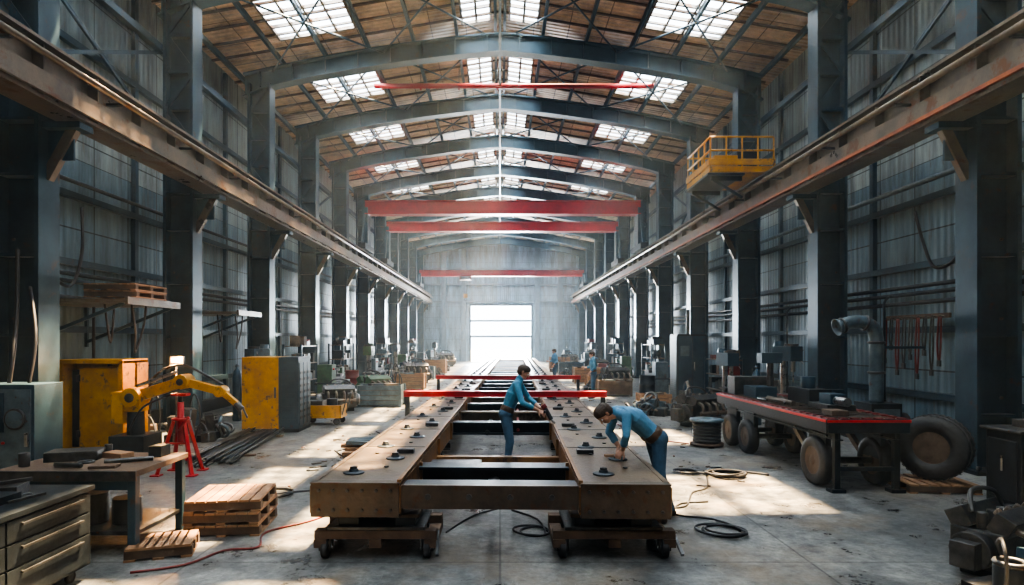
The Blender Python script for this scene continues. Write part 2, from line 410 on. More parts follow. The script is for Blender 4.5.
for s,nm in ((-1,'trim_bracing_left'),(1,'trim_bracing_right')):
    b=B(nm); x=-8.2 if s<0 else 8.45
    for z in (9.2,): b.bar((x,-4.8,z),(x,60,z),.12,.16,'steel')
    for i,(ya,yb) in enumerate(zip(BAYS[1:],BAYS[2:])):
        if i%3==2:
            b.bar((x,ya,6.9),(x,yb,9.2),.05,.08,'steel'); b.bar((x,yb,6.9),(x,ya,9.2),.05,.08,'steel')
    b.done()

# crane girders
for s in (-1,1):
    x=-7.0 if s<0 else 7.3
    b=B('crane_runway_girder')
    b.ibeam((x,-4.9,6.17),(x,61.5,6.17),.5,.9,'rail',t=.05)
    y=-4.5
    while y<61: 
        b.box(x-.2,x+.2,y-.015,y+.015,5.78,6.56,'rail'); y+=1.25
    b.box(x-.04,x+.04,-4.9,61.5,6.62,6.74,'steeld')
    xi=x-s*.3
    b.cyl((xi,-4.9,6.38),(xi,61.5,6.38),.055,'rail',n=10)
    b.bar((xi+s*.04,-4.9,5.98),(xi+s*.04,61.5,5.98),.03,.3,'rail')
    y=-4
    while y<61:
        b.box(min(xi,x),max(xi,x),y-.03,y+.03,6.3,6.34,'iron'); y+=2.5
    b.bar((xi,-4.9,5.82),(xi,61.5,5.82),.05,.06,'orange' if s>0 else 'rail')
    b.bar((x+s*.42,-4.9,6.58),(x+s*.42,61.5,6.58),.4,.04,'steeld')
    b.done()

# bridge cranes
def crane(y,z,h,w,hoist=True,hx=-.5):
    b=B('bridge_crane')
    x0,x1=-7.0,7.3
    b.box(x0,x1,y-w/2,y+w/2,z-h/2,z+h/2,'red')
    b.box(x0,x1,y-w/2-.08,y+w/2+.08,z+h/2,z+h/2+.04,'red'); b.box(x0,x1,y-w/2-.08,y+w/2+.08,z-h/2-.04,z-h/2,'red')
    for x in (x0,x1):
        b.box(x-.2,x+.2,y-1.1,y+1.1,6.78,7.08,'steeld')
        for yy in (-.8,.8): b.cyl((x-.06,y+yy,6.86),(x+.06,y+yy,6.86),.12,'iron')
        if z-h/2>7.1:
            b.box(x-.15,x+.15,y-.3,y+.3,7.05,z,'steel')
            b.bar((x,y-.9,7.05),(x,y-.1,z),.12,.12,'steel'); b.bar((x,y+.9,7.05),(x,y+.1,z),.12,.12,'steel')
    if hoist:
        b.box(hx-.5,hx+.5,y-.35,y+.35,z-h/2-.35,z-h/2-.04,'dred')
        b.cyl((hx-.4,y-.4,z-h/2-.2),(hx+.4,y-.4,z-h/2-.2),.14,'iron')
        for q in (-.12,.12): b.cyl((hx+q,y,z-h/2-.3),(hx+q,y,z-h/2-1.6),.015,'steeld',n=6)
        b.box(hx-.18,hx+.18,y-.1,y+.1,z-h/2-1.9,z-h/2-1.55,'yel'); b.torus((hx,y,z-h/2-2.05),(0,1,0),.12,.03,'iron')
    return b.done()
crane(32.4,9.03,.62,.5,False); crane(38.5,9.15,.5,.5,False); crane(54,7.95,.45,.4,True,-3)
b=B('sprinkler_pipe')
b.cyl((-4.6,22.7,CZ+9.3),(5.7,22.7,CZ+9.3),.09,'red',n=10)
for i in range(8):
    x=-4.3+i*1.4; b.cyl((x,22.7,CZ+9.3),(x,22.7,CZ+9.15),.03,'red',n=6); b.cyl((x,22.7,CZ+9.3),(x,22.7,zr(x)-.1),.012,'steeld',n=5)
b.done()

b=B('maintenance_platform',bevel=.01)
x0,x1,y0,y1,z=5.75,7.55,17.0,19.1,6.98
b.box(x0,x1,y0,y1,z-.22,z-.06,'yel'); b.box(x0+.05,x1-.05,y0+.05,y1-.05,z-.06,z-.03,'iron')
for x in np.linspace(x0+.03,x1-.03,5):
    for y in (y0+.03,y1-.03): b.cyl((x,y,z-.1),(x,y,z+.75),.025,'yel',n=8)
for y in np.linspace(y0+.03,y1-.03,5):
    b.cyl((x0+.03,y,z-.1),(x0+.03,y,z+.75),.025,'yel',n=8)
for zz in (.38,.75):
    for y in (y0+.03,y1-.03): b.cyl((x0+.03,y,z+zz),(x1-.03,y,z+zz),.028,'yel',n=8)
    b.cyl((x0+.03,y0+.03,z+zz),(x0+.03,y1-.03,z+zz),.028,'yel',n=8)
b.box(x0,x1,y0-.02,y0+.02,z-.03,z+.14,'yel'); b.box(x0-.02,x0+.02,y0,y1,z-.03,z+.14,'yel')
b.box(5.95,6.6,17.2,18.0,z-.03,z+.3,'yel'); b.box(6.7,7.3,17.5,18.6,z-.02,z+.5,'steeld')
for yy in (y0+.2,y1-.2):
    b.box(x0+.1,6.7,yy-.05,yy+.05,z-.42,z-.22,'steeld'); b.bar((x0+.1,yy,z-.35),(6.72,yy,6.1),.07,.07,'steeld')
b.box(x0-.05,6.72,y0,y1,z-.3,z-.24,'steeld')
b.done()

# ------------------------------------------------------------------ chassis
CY=-math.radians(1.4)
b=B('railcar_underframe',(-.1,6.0,0),CY,bevel=.006)
L=41.5; ZT=.76; ZB=.43
for s in (-1,1):
    xi,xo=.88*s,1.74*s; lo,hi=min(xi,xo),max(xi,xo)
    b.box(lo,hi,0,L,ZT-.03,ZT,'bronze')
    b.box(lo,hi,0,L,ZB,ZB+.03,'bronze')
    b.box(xi-.015,xi+.015,.0,L,ZB+.03,ZT-.03,'bronzei'); b.box(xo-.015,xo+.015,0,L,ZB+.03,ZT-.03,'bronze')
    b.box(lo,hi,-.02,0,ZB,ZT,'endp')
    for x in np.linspace(lo+.08,hi-.08,6):
        for z in (ZB+.07,ZT-.07): b.cyl((x,-.04,z),(x,-.02,z),.017,'iron',n=8)
    b.box(xi-.02,xi+.02,0,L,ZT,ZT+.035,'bronzei')
    b.box(min(xo,xo-s*.05),max(xo,xo-s*.05),0,L,ZT,ZT+.012,'bronze')
    b.box(lo,hi,-.05,.06,ZT,ZT+.012,'endp')
    y=.45;i=0
    while y<L:
        x=1.3*s+(.14 if i%2 else -.14)
        b.lathe([(.11,0),(.11,.012),(.08,.02),(.05,.02),(.045,.045),(.001,.045)],(x,y,ZT),(0,0,1),'steeld',20)
        b.lathe([(.04,0),(.04,.03),(.001,.035)],(x,y,ZT+.04),(0,0,1),'iron',6,False)
        if y<18:
            for q in (-.28,.28): b.cyl((x+q,y+.3,ZT),(x+q,y+.3,ZT+.015),.025,'iron',n=8)
            if i%3==1: b.cbox((1.3*s-.2*s,y+.38,ZT+.025),(.2,.12,.05),'iron')
            if i%2: b.box(lo+.02,hi-.02,y+.78,y+.80,ZT,ZT+.006,'steeld')
        y+=.8;i+=1
    y=1.2
    while y<L:
        b.box(min(xo,xo+s*.07),max(xo,xo+s*.07),y-.08,y+.08,ZB+.03,ZT-.04,'iron')
        b.box(min(xi,xi-s*.05),max(xi,xi-s*.05),y-.02,y+.02,ZB+.02,ZT-.03,'bronzei'); y+=1.7
def xm(y,w=.24,z0=ZB+.04,z1=ZT-.07,k='steeld',e=.86):
    b.box(-e,e,y-w/2,y+w/2,z1-.03,z1,k); b.box(-e,e,y-w/2,y+w/2,z0,z0+.03,k); b.box(-e,e,y-.02,y+.02,z0,z1,k)
b.box(-.86,.86,.05,.3,ZB+.1,ZT-.03,'steeld'); b.box(-.86,.86,.0,.05,ZB+.08,ZT-.02,'endp')
for x in (-.6,-.2,.2,.6): b.cyl((x,-.02,ZB+.2),(x,0,ZB+.2),.03,'iron',n=8)
xm(1.25,.3,k='steeld'); b.box(-.86,.86,1.5,1.62,ZB+.05,ZB+.2,'bronzei'); b.box(-.86,.86,2.7,2.82,ZB+.0,ZB+.08,'bronzei')
b.box(-.86,-.2,2.0,2.3,ZB,ZB+.12,'iron')
y=5.1
while y<L: xm(y,.26,k=['bronze','steeld','steeld'][int(y)%3]); y+=1.6
b.cyl((-.25,5,.5),(-.25,L-1,.5),.045,'iron',n=10); b.cyl((.3,5,.55),(.3,L-1,.55),.03,'dred',n=8)
b.cyl((0,.3,.5),(0,1.3,.5),.07,'iron')
b.cyl((-.85,2.1,.5),(.85,2.1,.52),.03,'iron',n=8)
for y,e in ((8.85,2.42),(15.5,2.5)):
    b.box(-e,e,y-.09,y+.09,ZT+.036,ZT+.15,'red'); b.box(-e,e,y-.13,y+.13,ZT+.15,ZT+.17,'red'); b.box(-e,e,y-.13,y+.13,ZT+.034,ZT+.045,'red')
    for s in (-1,1):
        b.box(s*(e-.08)-.05,s*(e-.08)+.05,y-.06,y+.06,.03,ZT+.04,'steeld'); b.box(s*(e-.08)-.12,s*(e-.08)+.12,y-.12,y+.12,0,.03,'steeld')
b.done()

def dolly(x,y,yaw=0,w=1.2,d=.7):
    b=B('wheeled_dolly',(x,y,0),yaw,bevel=.006)
    r=.1
    for sx in (-1,1):
        for sy in (-1,1):
            c=(sx*(w/2-.1),sy*(d/2-.08),r); b.wheel(c,(1,0,0),r,.07,'rubber','iron')
            b.box(c[0]-.06,c[0]-.045,c[1]-.05,c[1]+.05,r-.02,.24,'iron'); b.box(c[0]+.045,c[0]+.06,c[1]-.05,c[1]+.05,r-.02,.24,'iron')
            b.cyl((c[0]-.07,c[1],r),(c[0]+.07,c[1],r),.018,'chrome',n=8)
    for sy in (-1,1): b.box(-w/2,w/2,sy*(d/2-.08)-.06,sy*(d/2-.08)+.06,.2,.28,'woodd')
    for sx in (-.45,0,.45): b.box(sx*w-.06,sx*w+.06,-d/2,d/2,.12,.2,'woodd')
    b.box(-w/2+.12,w/2-.12,-d/2+.04,d/2-.04,.28,.31,'iron')
    for sx in (-1,1):
        b.box(sx*.28-.1,sx*.28+.1,-.25,.25,.31,.40,'steeld'); b.box(sx*.28-.14,sx*.28+.14,-.28,.28,.395,.428,'woodd')
    b.cyl((0,0,.31),(0,0,.42),.06,'chrome'); b.cyl((0,0,.31),(0,0,.37),.1,'iron')
    b.bar((w/2,-.2,.24),(w/2+.02,-.5,.1),.03,.03,'iron')
    b.done()
dolly(-1.22,6.4); dolly(1.12,6.4); 
def trestle(x,y):
    b=B('steel_trestle',(x,y,0))
    for sx in (-1,1):
        for sy in (-1,1): b.bar((sx*.35,sy*.3,0),(sx*.22,sy*.08,.36),.06,.06,'iron')
    b.ibeam((-.45,0,.365),(.45,0,.365),.18,.12,'iron',t=.02)
    for sy in (-1,1): b.bar((-.3,sy*.2,.15),(.3,sy*.2,.15),.03,.03,'iron')
    b.done()
for i,y in enumerate((10.5,15.8,21.0,27.5,33.5,40,46)):
    cx=-.1+math.tan(math.radians(1.4))*(y-6)
    trestle(cx-1.3,y); trestle(cx+1.3,y)

# ------------------------------------------------------------------ props
def pallet(x,y,yaw=0,n=1,w=1.0,d=.9,z=0):
    b=B('wooden_pallet',(x,y,z),yaw)
    for k in range(n):
        z0=k*.135; T=Matrix.Rotation(random.uniform(-.05,.05),4,'Z'); b.T=T
        for q in (-1,0,1): b.box(-w/2,w/2,q*(d/2-.06)-.045,q*(d/2-.06)+.045,z0+.02,z0+.105,'woodd')
        for q in (-1,0,1): b.box(q*(w/2-.05)-.05,q*(w/2-.05)+.05,-d/2,d/2,z0,z0+.02,'wood')
        m=7
        for i in range(m):
            xx=-w/2+.06+i*(w-.12)/(m-1); b.box(xx-.05,xx+.05,-d/2,d/2,z0+.105,z0+.128,'wood')
    b.done()
pallet(-3.08,7.15,.12,3,.8,.8); pallet(-3.42,6.3,.35,1,.6,.5)
pallet(6.25,9.0,-.1,1,.95,.75)

def coil(x,y,R=.25,turns=3,r=.014,k='cable',tail=((.6,.1),(1.0,-.3)),z=0):
    b=B('cable_coil',(x,y,z)); pts=[]
    for i in range(turns*10):
        a=2*math.pi*i/10; rr=R*(1+.18*math.sin(i*.7)); pts.append((rr*math.cos(a)+.05*math.sin(i*.31),rr*.85*math.sin(a)+.04*math.cos(i*.47),r+.012*(i/10)))
    for t in tail: pts.append((t[0],t[1],r))
    b.tube(pts,r,k,6,3); b.done()
coil(-3.2,8.6,.28,4,tail=((.7,.2),(1.2,-.2),(1.5,.4)))
coil(-1.9,7.6,.16,2,tail=((.3,.3),(.6,.1),(.9,.3)))
coil(2.45,6.9,.24,3,.013,tail=((.1,.5),(-.3,.7),(-.1,1.2),(.3,1.3)))
coil(3.55,9.8,.27,4,.02,tail=((.4,.2),(.7,.0)))
coil(3.0,10.0,.16,2,.016,tail=((.4,-.1),(.7,.1)))
coil(-2.6,10.4,.2,2,.013,tail=((.4,-.3),(.8,-.1)))
coil(.35,6.9,.18,2,.012,tail=((.1,.5),(-.2,.9)))
def fc(k,*p,r=.012):
    b=B('floor_cable'); b.tube([(x,y,r) for x,y in p],r,k,6); b.done()
fc('dred',(-3.4,5.7),(-3.0,5.9),(-2.8,6.3),(-2.5,6.4),(-2.6,6.9),(-2.2,7.4),(-1.9,8.2))
fc('cable',(2.1,7.9),(2.4,8.0),(2.7,8.7),(3.0,9.0),(3.3,9.9),r=.012)
fc('cable',(-3.2,12),(-2.7,11.2),(-2.2,11.8),(-2.3,13.2),(-2.9,14.5),r=.014)
fc('cable',(-.6,6.9),(-.3,7.6),(.2,8.2),(-.2,9.2),(.3,9.8),r=.01)
fc('dred',(3.9,12.8),(3.4,13.4),(3.6,14.6),(3.0,15.5),(3.2,17),r=.012)
b=B('floor_scrap_debris')
for i in range(150):
    s_=random.choice((-1,1)); x=s_*random.uniform(2.2,5.6); y=random.uniform(9,32)
    if x>4.0 and y<13.5: x=random.uniform(2.2,4.0)
    if x<-3.5 and y<16: x+=1.5
    q=random.random(); sz=random.uniform(.012,.035)*(1+y/20)
    if q<.7: b.cbox((x,y,.01),(sz*random.uniform(1,3),sz,.018),random.choice(['iron','wood','steeld','rail','woodd']),(0,0,random.uniform(0,3)))
    else: b.cyl((x,y,.012),(x+random.uniform(-.3,.3),y+random.uniform(-.3,.3),.012),.01,'iron',n=6)
b.done()

b=B('timber_stack',(-2.5,11.9,0),.1)
for i in range(6):
    b.cbox((random.uniform(-.08,.08),-.5+i*.19,.06+.05*(i%3)),(.95,.16,.07),'wood',(0,0,random.uniform(-.12,.12)))
b.box(-.4,-.3,-.6,.6,0,.05,'woodd'); b.box(.3,.4,-.6,.6,0,.05,'woodd')
for i in range(3): b.cbox((0,-.3+i*.25,.22),(.8,.15,.07),'greym',(0,.02,.2*i-.2))
b.done()

b=B('tool_cabinet',(-4.25,4.62,0),0,bevel=.008)
w,d=.55,.98
b.box(-w,w,-d,d,.13,.80,'steeld'); b.box(-w-.02,w+.03,-d-.02,d+.02,.80,.84,'steeld')
for i,(z0,z1) in enumerate(((.62,.78),(.43,.60),(.16,.41))):
    for y0,y1 in ((-d+.03,-.01),(.01,d-.03)):
        b.box(w,w+.02,y0,y1,z0,z1,'steeld'); b.box(w+.035,w+.05,y0+.12,y1-.12,z1-.05,z1-.03,'iron')
        for yy in (y0+.14,y1-.14): b.box(w+.01,w+.045,yy-.01,yy+.01,z1-.05,z1-.03,'iron')
    for x0,x1 in ((-w+.03,w-.03),): b.box(x0,x1,d,d+.015,z0,z1,'steel')
for sx in (-1,1):
    for sy in (-1,1):
        b.wheel((sx*(w-.1),sy*(d-.12),.055),(1,0,0),.055,.035); b.box(sx*(w-.1)-.03,sx*(w-.1)+.03,sy*(d-.12)-.03,sy*(d-.12)+.03,.1,.13,'iron')
b.box(-.45,.3,-.5,.5,.84,.9,'steeld'); b.cyl((-.3,-.2,.93),(.25,.3,.93),.03,'iron'); b.cbox((0,.6,.88),(.4,.25,.09),'iron',(0,0,.3))
b.cyl((.3,-.1,.84),(.3,-.1,.95),.05,'iron'); b.bar((-.4,.1,.93),(.2,.75,.95),.04,.03,'iron')
for i in range(8): b.bar((-.5+i*.12,.3,.86),(-.42+i*.12,.3+.3,.86),.025,.02,'iron' if i%2 else 'chrome')
b.done()

b=B('workbench',(-4.3,6.62,0),0,bevel=.006)
b.box(-.7,.72,-.52,.5,.80,.86,'woodd'); b.box(-.7,.72,-.53,-.5,.76,.86,'iron')
for sx in (-.64,.66):
    for sy in (-.46,.44): b.box(sx-.04,sx+.04,sy-.04,sy+.04,0,.8,'steel')
b.box(-.66,.68,-.44,.42,.2,.24,'iron'); b.box(-.66,.68,-.48,-.46,.66,.76,'steel')
b.cyl((-.35,-.1,.24),(-.35,-.1,.62),.16,'iron'); b.cyl((.02,-.1,.24),(.02,-.1,.55),.15,'rubber'); b.cyl((.38,-.1,.24),(.38,-.1,.5),.14,'steeld')
b.cbox((-.3,.1,.91),(.5,.3,.1),'iron',(0,0,.3)); b.cbox((.1,.2,.89),(.3,.16,.06),'wood',(0,0,-.4))
b.cyl((.2,-.2,.89),(.6,.0,.89),.025,'iron'); b.cbox((.5,.3,.92),(.14,.2,.12),'steeld'); b.cyl((-.55,-.3,.86),(-.55,-.3,1.0),.05,'rubber'); b.cyl((-.2,-.35,.89),(.1,-.4,.89),.025,'iron')
b.cyl((-.1,.35,.86),(-.1,.35,.98),.04,'iron'); b.cbox((.3,-.35,.875),(.25,.15,.03),'woodd',(0,0,.2)); b.torus((-.05,-.1,.87),(0,0,1),.07,.012,'iron')
b.done()

b=B('electrical_cabinet',(-7.2,9.35,0),0,bevel=.01)
b.box(-.45,.4,-.3,.3,.05,1.5,'steel'); b.box(-.4,.36,-.32,-.3,.12,1.43,'greym'); b.box(-.4,-.02,-.335,-.32,.8,1.38,'steel')
b.lathe([(.14,0),(.14,.05),(.11,.06),(.001,.06)],(.16,-.32,1.0),(0,-1,0),'greym',20); b.torus((.16,-.36,1.0),(0,1,0),.14,.02,'iron')
for i in range(6): b.box(-.36,-.06,-.35,-.335,.86+i*.08,.89+i*.08,'steeld')
b.box(.3,.34,-.37,-.32,.6,.8,'chrome'); b.box(-.45,.4,-.3,.3,0,.05,'steeld')
for i in range(4): b.cyl((-.3+i*.09,-.32,.65),(-.3+i*.09,-.35,.65),.022,'red' if i%2 else 'green',n=10)
b.tube([(-.2,0,1.5),(-.25,.15,2.0),(-.4,.4,2.6),(-.5,.55,3.6)],.03,'cable'); b.tube([(.1,0,1.5),(.05,.2,2.2),(-.3,.55,3.0)],.025,'cable')
b.done()
b=B('yellow_machine_guard',(-7.3,11.5,0),0,bevel=.01)
b.box(-.62,.55,-.04,.04,.1,1.75,'yel'); b.box(-.62,-.52,-.4,.4,0,1.78,'yel'); b.box(.45,.55,-.4,.4,0,1.78,'yel'); b.box(-.62,.55,-.4,.4,1.72,1.8,'yel')
b.box(-.3,.42,-.3,-.26,.15,1.65,'yel'); b.box(-.52,.45,.1,.38,.1,1.6,'steeld'); b.box(.3,.36,-.34,-.3,.8,1.1,'iron'); b.box(-.5,-.32,-.2,-.04,.2,1.6,'steeld')
for z in (.4,1.4): b.box(-.34,-.28,-.34,-.26,z,z+.12,'iron')
b.box(-.62,.55,-.4,.4,0,.1,'steeld')
b.done()
b=B('yellow_manipulator_arm',(-6.4,10.9,0),0,bevel=.01)
b.cyl((0,0,0),(0,0,.12),.3,'steeld'); b.cyl((0,0,.12),(0,0,.95),.16,'steeld',r1=.13); b.cyl((0,-.2,1.15),(0,.2,1.15),.17,'yel'); b.box(-.15,.15,-.15,.15,.9,1.1,'yel')
b.bar((0,0,1.15),(.85,0,1.42),.16,.19,'yel'); b.cyl((.85,-.16,1.42),(.85,.16,1.42),.13,'yel'); b.cyl((.85,-.18,1.42),(.85,.18,1.42),.06,'iron'); b.cyl((0,-.22,1.15),(0,.22,1.15),.08,'iron')
b.bar((.85,0,1.42),(1.5,0,1.25),.13,.14,'yel'); b.cyl((1.5,-.12,1.25),(1.5,.12,1.25),.1,'yel'); b.bar((1.5,0,1.25),(1.78,0,1.02),.09,.1,'yel')
b.cyl((1.76,0,1.04),(1.86,0,.92),.06,'iron'); b.bar((1.82,-.05,.97),(1.86,-.07,.77),.03,.03,'iron'); b.bar((1.86,.05,.95),(1.93,.07,.77),.03,.03,'iron')
b.cyl((.1,-.14,1.35),(.8,-.14,1.6),.03,'chrome'); b.tube([(0,.1,.8),(.2,.25,1.5),(.7,.2,1.7),(1.2,.15,1.5),(1.5,.1,1.35)],.022,'cable'); b.tube([(0,-.2,.6),(.3,-.3,1.0),(.7,-.2,1.2),(.85,-.15,1.3)],.018,'cable')
b.box(-.32,-.12,-.2,.2,.7,1.25,'yel'); b.box(-.3,.3,-.3,.3,.0,.5,'steeld')
b.done()
b=B('red_jack_stand',(-5.15,10.0,0),0)
for sx,sy in ((-.28,-.2),(.28,-.2),(-.24,.24),(.24,.24)):
    b.bar((sx,sy,0),(sx*.3,sy*.3,.85),.05,.05,'red'); b.box(sx-.07,sx+.07,sy-.07,sy+.07,0,.02,'red')
b.cyl((0,0,.5),(0,0,1.15),.05,'red'); b.cyl((0,0,1.1),(0,0,1.26),.03,'iron'); b.box(-.12,.12,-.08,.08,1.25,1.29,'red')
b.bar((-.22,-.15,.25),(.22,-.15,.25),.03,.03,'red'); b.bar((-.15,-.1,.5),(.15,-.1,.5),.03,.03,'red'); b.torus((0,0,.88),(0,0,1),.12,.02,'red'); b.bar((0,-.05,.7),(.3,-.35,.95),.025,.025,'red')
b.done()
b=B('work_lamp',(-5.95,11.4,0))
b.cyl((0,0,0),(0,0,.03),.18,'iron'); b.cyl((0,0,.03),(0,0,1.7),.02,'iron',n=8); b.bar((-.12,0,1.7),(.12,0,1.7),.02,.03,'iron')
b.box(-.12,.12,0,.08,1.71,1.85,'iron'); b.box(-.09,.09,-.012,0,1.74,1.82,'lamp'); b.done()

b=B('steel_bar_bundle',(-5.2,12.75,0),.12)
for i in range(34):
    x=random.uniform(-.5,.5); z=.03+.05*random.randint(0,2); dx=random.uniform(-.06,.06)
    b.cyl((x-dx,-2.2+random.uniform(-.2,.3),z),(x+dx,1.4+random.uniform(-.3,.2),z),.022,'iron' if i%3 else 'steeld',n=8)
for y in (-1.3,1.0): b.box(-.5,.5,y-.05,y+.05,0,.03,'woodd')
b.done()

b=B('yellow_tool_locker',(-5.35,14.9,0),0,bevel=.012)
b.box(-.65,.65,-.45,.45,.08,1.72,'steel'); b.box(-.66,.2,-.47,-.45,.08,1.74,'yel'); b.box(.2,.66,-.47,-.45,.08,1.74,'steel'); b.box(-.66,.2,-.46,.46,1.70,1.75,'yel'); b.box(-.67,-.65,-.45,.45,.08,1.74,'yel'); b.box(.2,.66,-.46,.46,1.70,1.75,'steel')
for z in (.3,.6,.9,1.2): b.box(.26,.6,-.48,-.47,z,z+.22,'steel')
for y0 in (-.42,-.13,.16): b.box(.65,.67,y0,y0+.26,.15,1.62,'steel'); 
for y0 in (-.42,-.13,.16):
    for i in range(8): b.box(.67,.68,y0+.04,y0+.22,.3+i*.15,.36+i*.15,'steeld')
b.box(-.66,.66,-.45,.45,0,.08,'steeld'); b.box(.1,.14,-.5,-.47,.8,1.05,'iron'); b.box(.195,.205,-.475,-.465,.1,1.72,'steeld')
b.done()
def cart(x,y,k='yel',w=1.0,d=.6,h=.5,yaw=0):
    b=B('yellow_flat_cart' if k=='yel' else 'flat_cart',(x,y,0),yaw,bevel=.006)
    for sx in (-1,1):
        for sy in (-1,1): b.wheel((sx*(w/2-.12),sy*(d/2-.05),.09),(0,1,0),.09,.05)
    b.box(-w/2,w/2,-d/2,d/2,.18,.26,k); b.box(-w/2,w/2,-d/2,-d/2+.04,.26,h,k); b.box(-w/2,-w/2+.04,-d/2,d/2,.26,h,k); b.box(w/2-.04,w/2,-d/2,d/2,.26,h,k)
    b.box(-w/2+.1,0,-d/2+.1,d/2-.1,.26,h+.1,'iron'); b.cyl((.2,0,.26),(.2,0,h+.15),.14,'steeld')
    b.tube([(w/2,-.2,.25),(w/2+.15,-.2,.8),(w/2+.15,.2,.8),(w/2,.2,.25)],.018,'iron',6,1)
    b.done()
cart(-4.5,15.9)
def crate(x,y,w,d,h,k='wood',yaw=0,name='wooden_crate',z=0):
    b=B(name,(x,y,z),yaw)
    n=max(3,int(h/.16))
    for i in range(n):
        z0=.06+i*(h-.06)/n; z1=z0+(h-.06)/n-.015
        b.box(-w/2,w/2,-d/2,-d/2+.03,z0,z1,k); b.box(-w/2,w/2,d/2-.03,d/2,z0,z1,k); b.box(-w/2,-w/2+.03,-d/2,d/2,z0,z1,k); b.box(w/2-.03,w/2,-d/2,d/2,z0,z1,k)
    for sx in (-1,1):
        for sy in (-1,1): b.box(sx*w/2-.04,sx*w/2+.04,sy*d/2-.04,sy*d/2+.04,0,h,k)
    b.box(-w/2+.03,w/2-.03,-d/2+.03,d/2-.03,.08,h-.1,'woodd')
    for i in range(4): b.cbox((random.uniform(-w*.3,w*.3),random.uniform(-d*.3,d*.3),h-.06),(w*.3,d*.25,.16),random.choice(['iron','greym','rail']),(0,0,random.uniform(0,1)))
    b.done()
crate(-3.9,20.3,1.4,.9,.7,'greym')
crate(4.9,19.8,.9,.7,.45,'wood'); crate(4.4,24,1.2,.8,.6,'woodd'); crate(-3.9,27,1.2,.9,.7); crate(4.3,31,1.2,.9,.8)
crate(-4.2,34,1.2,.9,.7,'greym'); crate(4.3,38,1.4,1,.8,'greym'); crate(-4.2,40,1.4,1,.9); crate(4.4,46,1.4,1,.9)

def lathe_machine(x,y,yaw=0,L=2.2,k='greym'):
    b=B('metal_lathe',(x,y,0),yaw,bevel=.01)
    b.box(-L/2,-L/2+.5,-.25,.25,0,.65,k); b.box(L/2-.4,L/2,-.25,.25,0,.65,k); b.box(-L/2,L/2,-.35,.35,.6,.68,'steeld')
    b.box(-L/2,L/2,-.16,-.08,.68,.85,'iron'); b.box(-L/2,L/2,.08,.16,.68,.85,'iron'); b.box(-L/2,L/2,-.1,.1,.7,.76,'iron')
    b.box(-L/2,-L/2+.55,-.25,.25,.68,1.3,k); b.lathe([(.18,0),(.18,.12),(.1,.14),(.001,.14)],(-L/2+.55,0,1.05),(1,0,0),'chrome')
    b.box(L/2-.35,L/2-.05,-.14,.14,.85,1.12,k); b.cyl((L/2-.5,0,1.05),(L/2,0,1.05),.05,'chrome'); b.torus((L/2+.03,0,1.05),(1,0,0),.1,.015,'chrome')
    b.box(-.2,.2,-.3,.3,.85,.95,'iron'); b.box(-.08,.08,-.15,.05,.95,1.1,'iron'); b.torus((0,-.34,.8),(0,1,0),.09,.014,'chrome'); b.cyl((-L/2+.5,-.2,.62),(L/2-.3,-.2,.62),.02,'chrome')
    for i in range(3): b.cyl((-L/2+.15+i*.12,-.25,1.15),(-L/2+.15+i*.12,-.3,1.15),.03,'red' if i==0 else 'steeld')
    b.cyl((-.3,-.2,.95),(.5,-.2,1.5),.012,'cable',n=6); b.lathe([(.02,0),(.08,.1)],(.5,-.2,1.5),(.3,0,-1),'iron')
    b.done()
def drill(x,y,yaw=0,k='greym',h=1.9):
    b=B('drill_press',(x,y,0),yaw,bevel=.01)
    b.box(-.25,.25,-.35,.3,0,.1,'iron'); b.cyl((0,.15,.1),(0,.15,h),.07,'chrome'); b.box(-.2,.2,-.3,.1,.8,.86,'iron'); b.box(-.06,.06,0,.15,.74,.82,'iron')
    b.box(-.16,.16,-.35,.35,h-.35,h,k); b.cyl((0,-.22,h-.6),(0,-.22,h-.35),.05,'chrome'); b.cyl((0,-.22,h-.85),(0,-.22,h-.6),.015,'chrome'); b.cyl((0,.3,h-.3),(0,.3,h+.12),.12,k); b.lathe([(.16,0),(.16,.06)],(0,-.15,h),(0,0,1),'iron')
    for i in range(3):
        a=i*2.09; b.cyl((.16,-.2,h-.25),(.22,-.2+.2*math.cos(a),h-.25+.2*math.sin(a)),.012,'chrome',n=6)
    b.done()
def engine(x,y,yaw=0,s=1,z=0,k='iron',name='engine_block'):
    b=B(name,(x,y,z),yaw,bevel=.008); b.T=Matrix.Scale(s,4)
    b.box(-.45,.45,-.25,.25,.1,.5,k); b.box(-.4,.4,-.18,.18,.0,.12,'steeld'); b.cbox((0,-.2,.58),(.8,.2,.22),k,(.5,0,0)); b.cbox((0,.2,.58),(.8,.2,.22),k,(-.5,0,0))
    for i in range(4):
        xx=-.32+i*.21; b.tube([(xx,-.3,.55),(xx,-.42,.5),(xx,-.45,.35)],.035,'rail'); b.cyl((xx,0,.5),(xx,0,.68),.05,'iron'); b.cyl((xx,-.12,.68),(xx,-.16,.74),.03,'rail',n=8)
    b.cyl((-.4,-.45,.33),(.4,-.45,.33),.045,'rail'); b.cyl((.45,0,.3),(.53,0,.3),.17,k); b.torus((.55,0,.3),(1,0,0),.13,.02,'chrome'); b.cyl((.45,.18,.5),(.52,.18,.5),.08,'chrome')
    b.cyl((-.6,0,.3),(-.45,0,.3),.2,k); b.box(-.75,-.6,-.12,.12,.15,.42,k); b.tube([(-.3,.1,.65),(-.1,.2,.85),(.3,.15,.8),(.45,.1,.5)],.025,'cable')
    b.done()
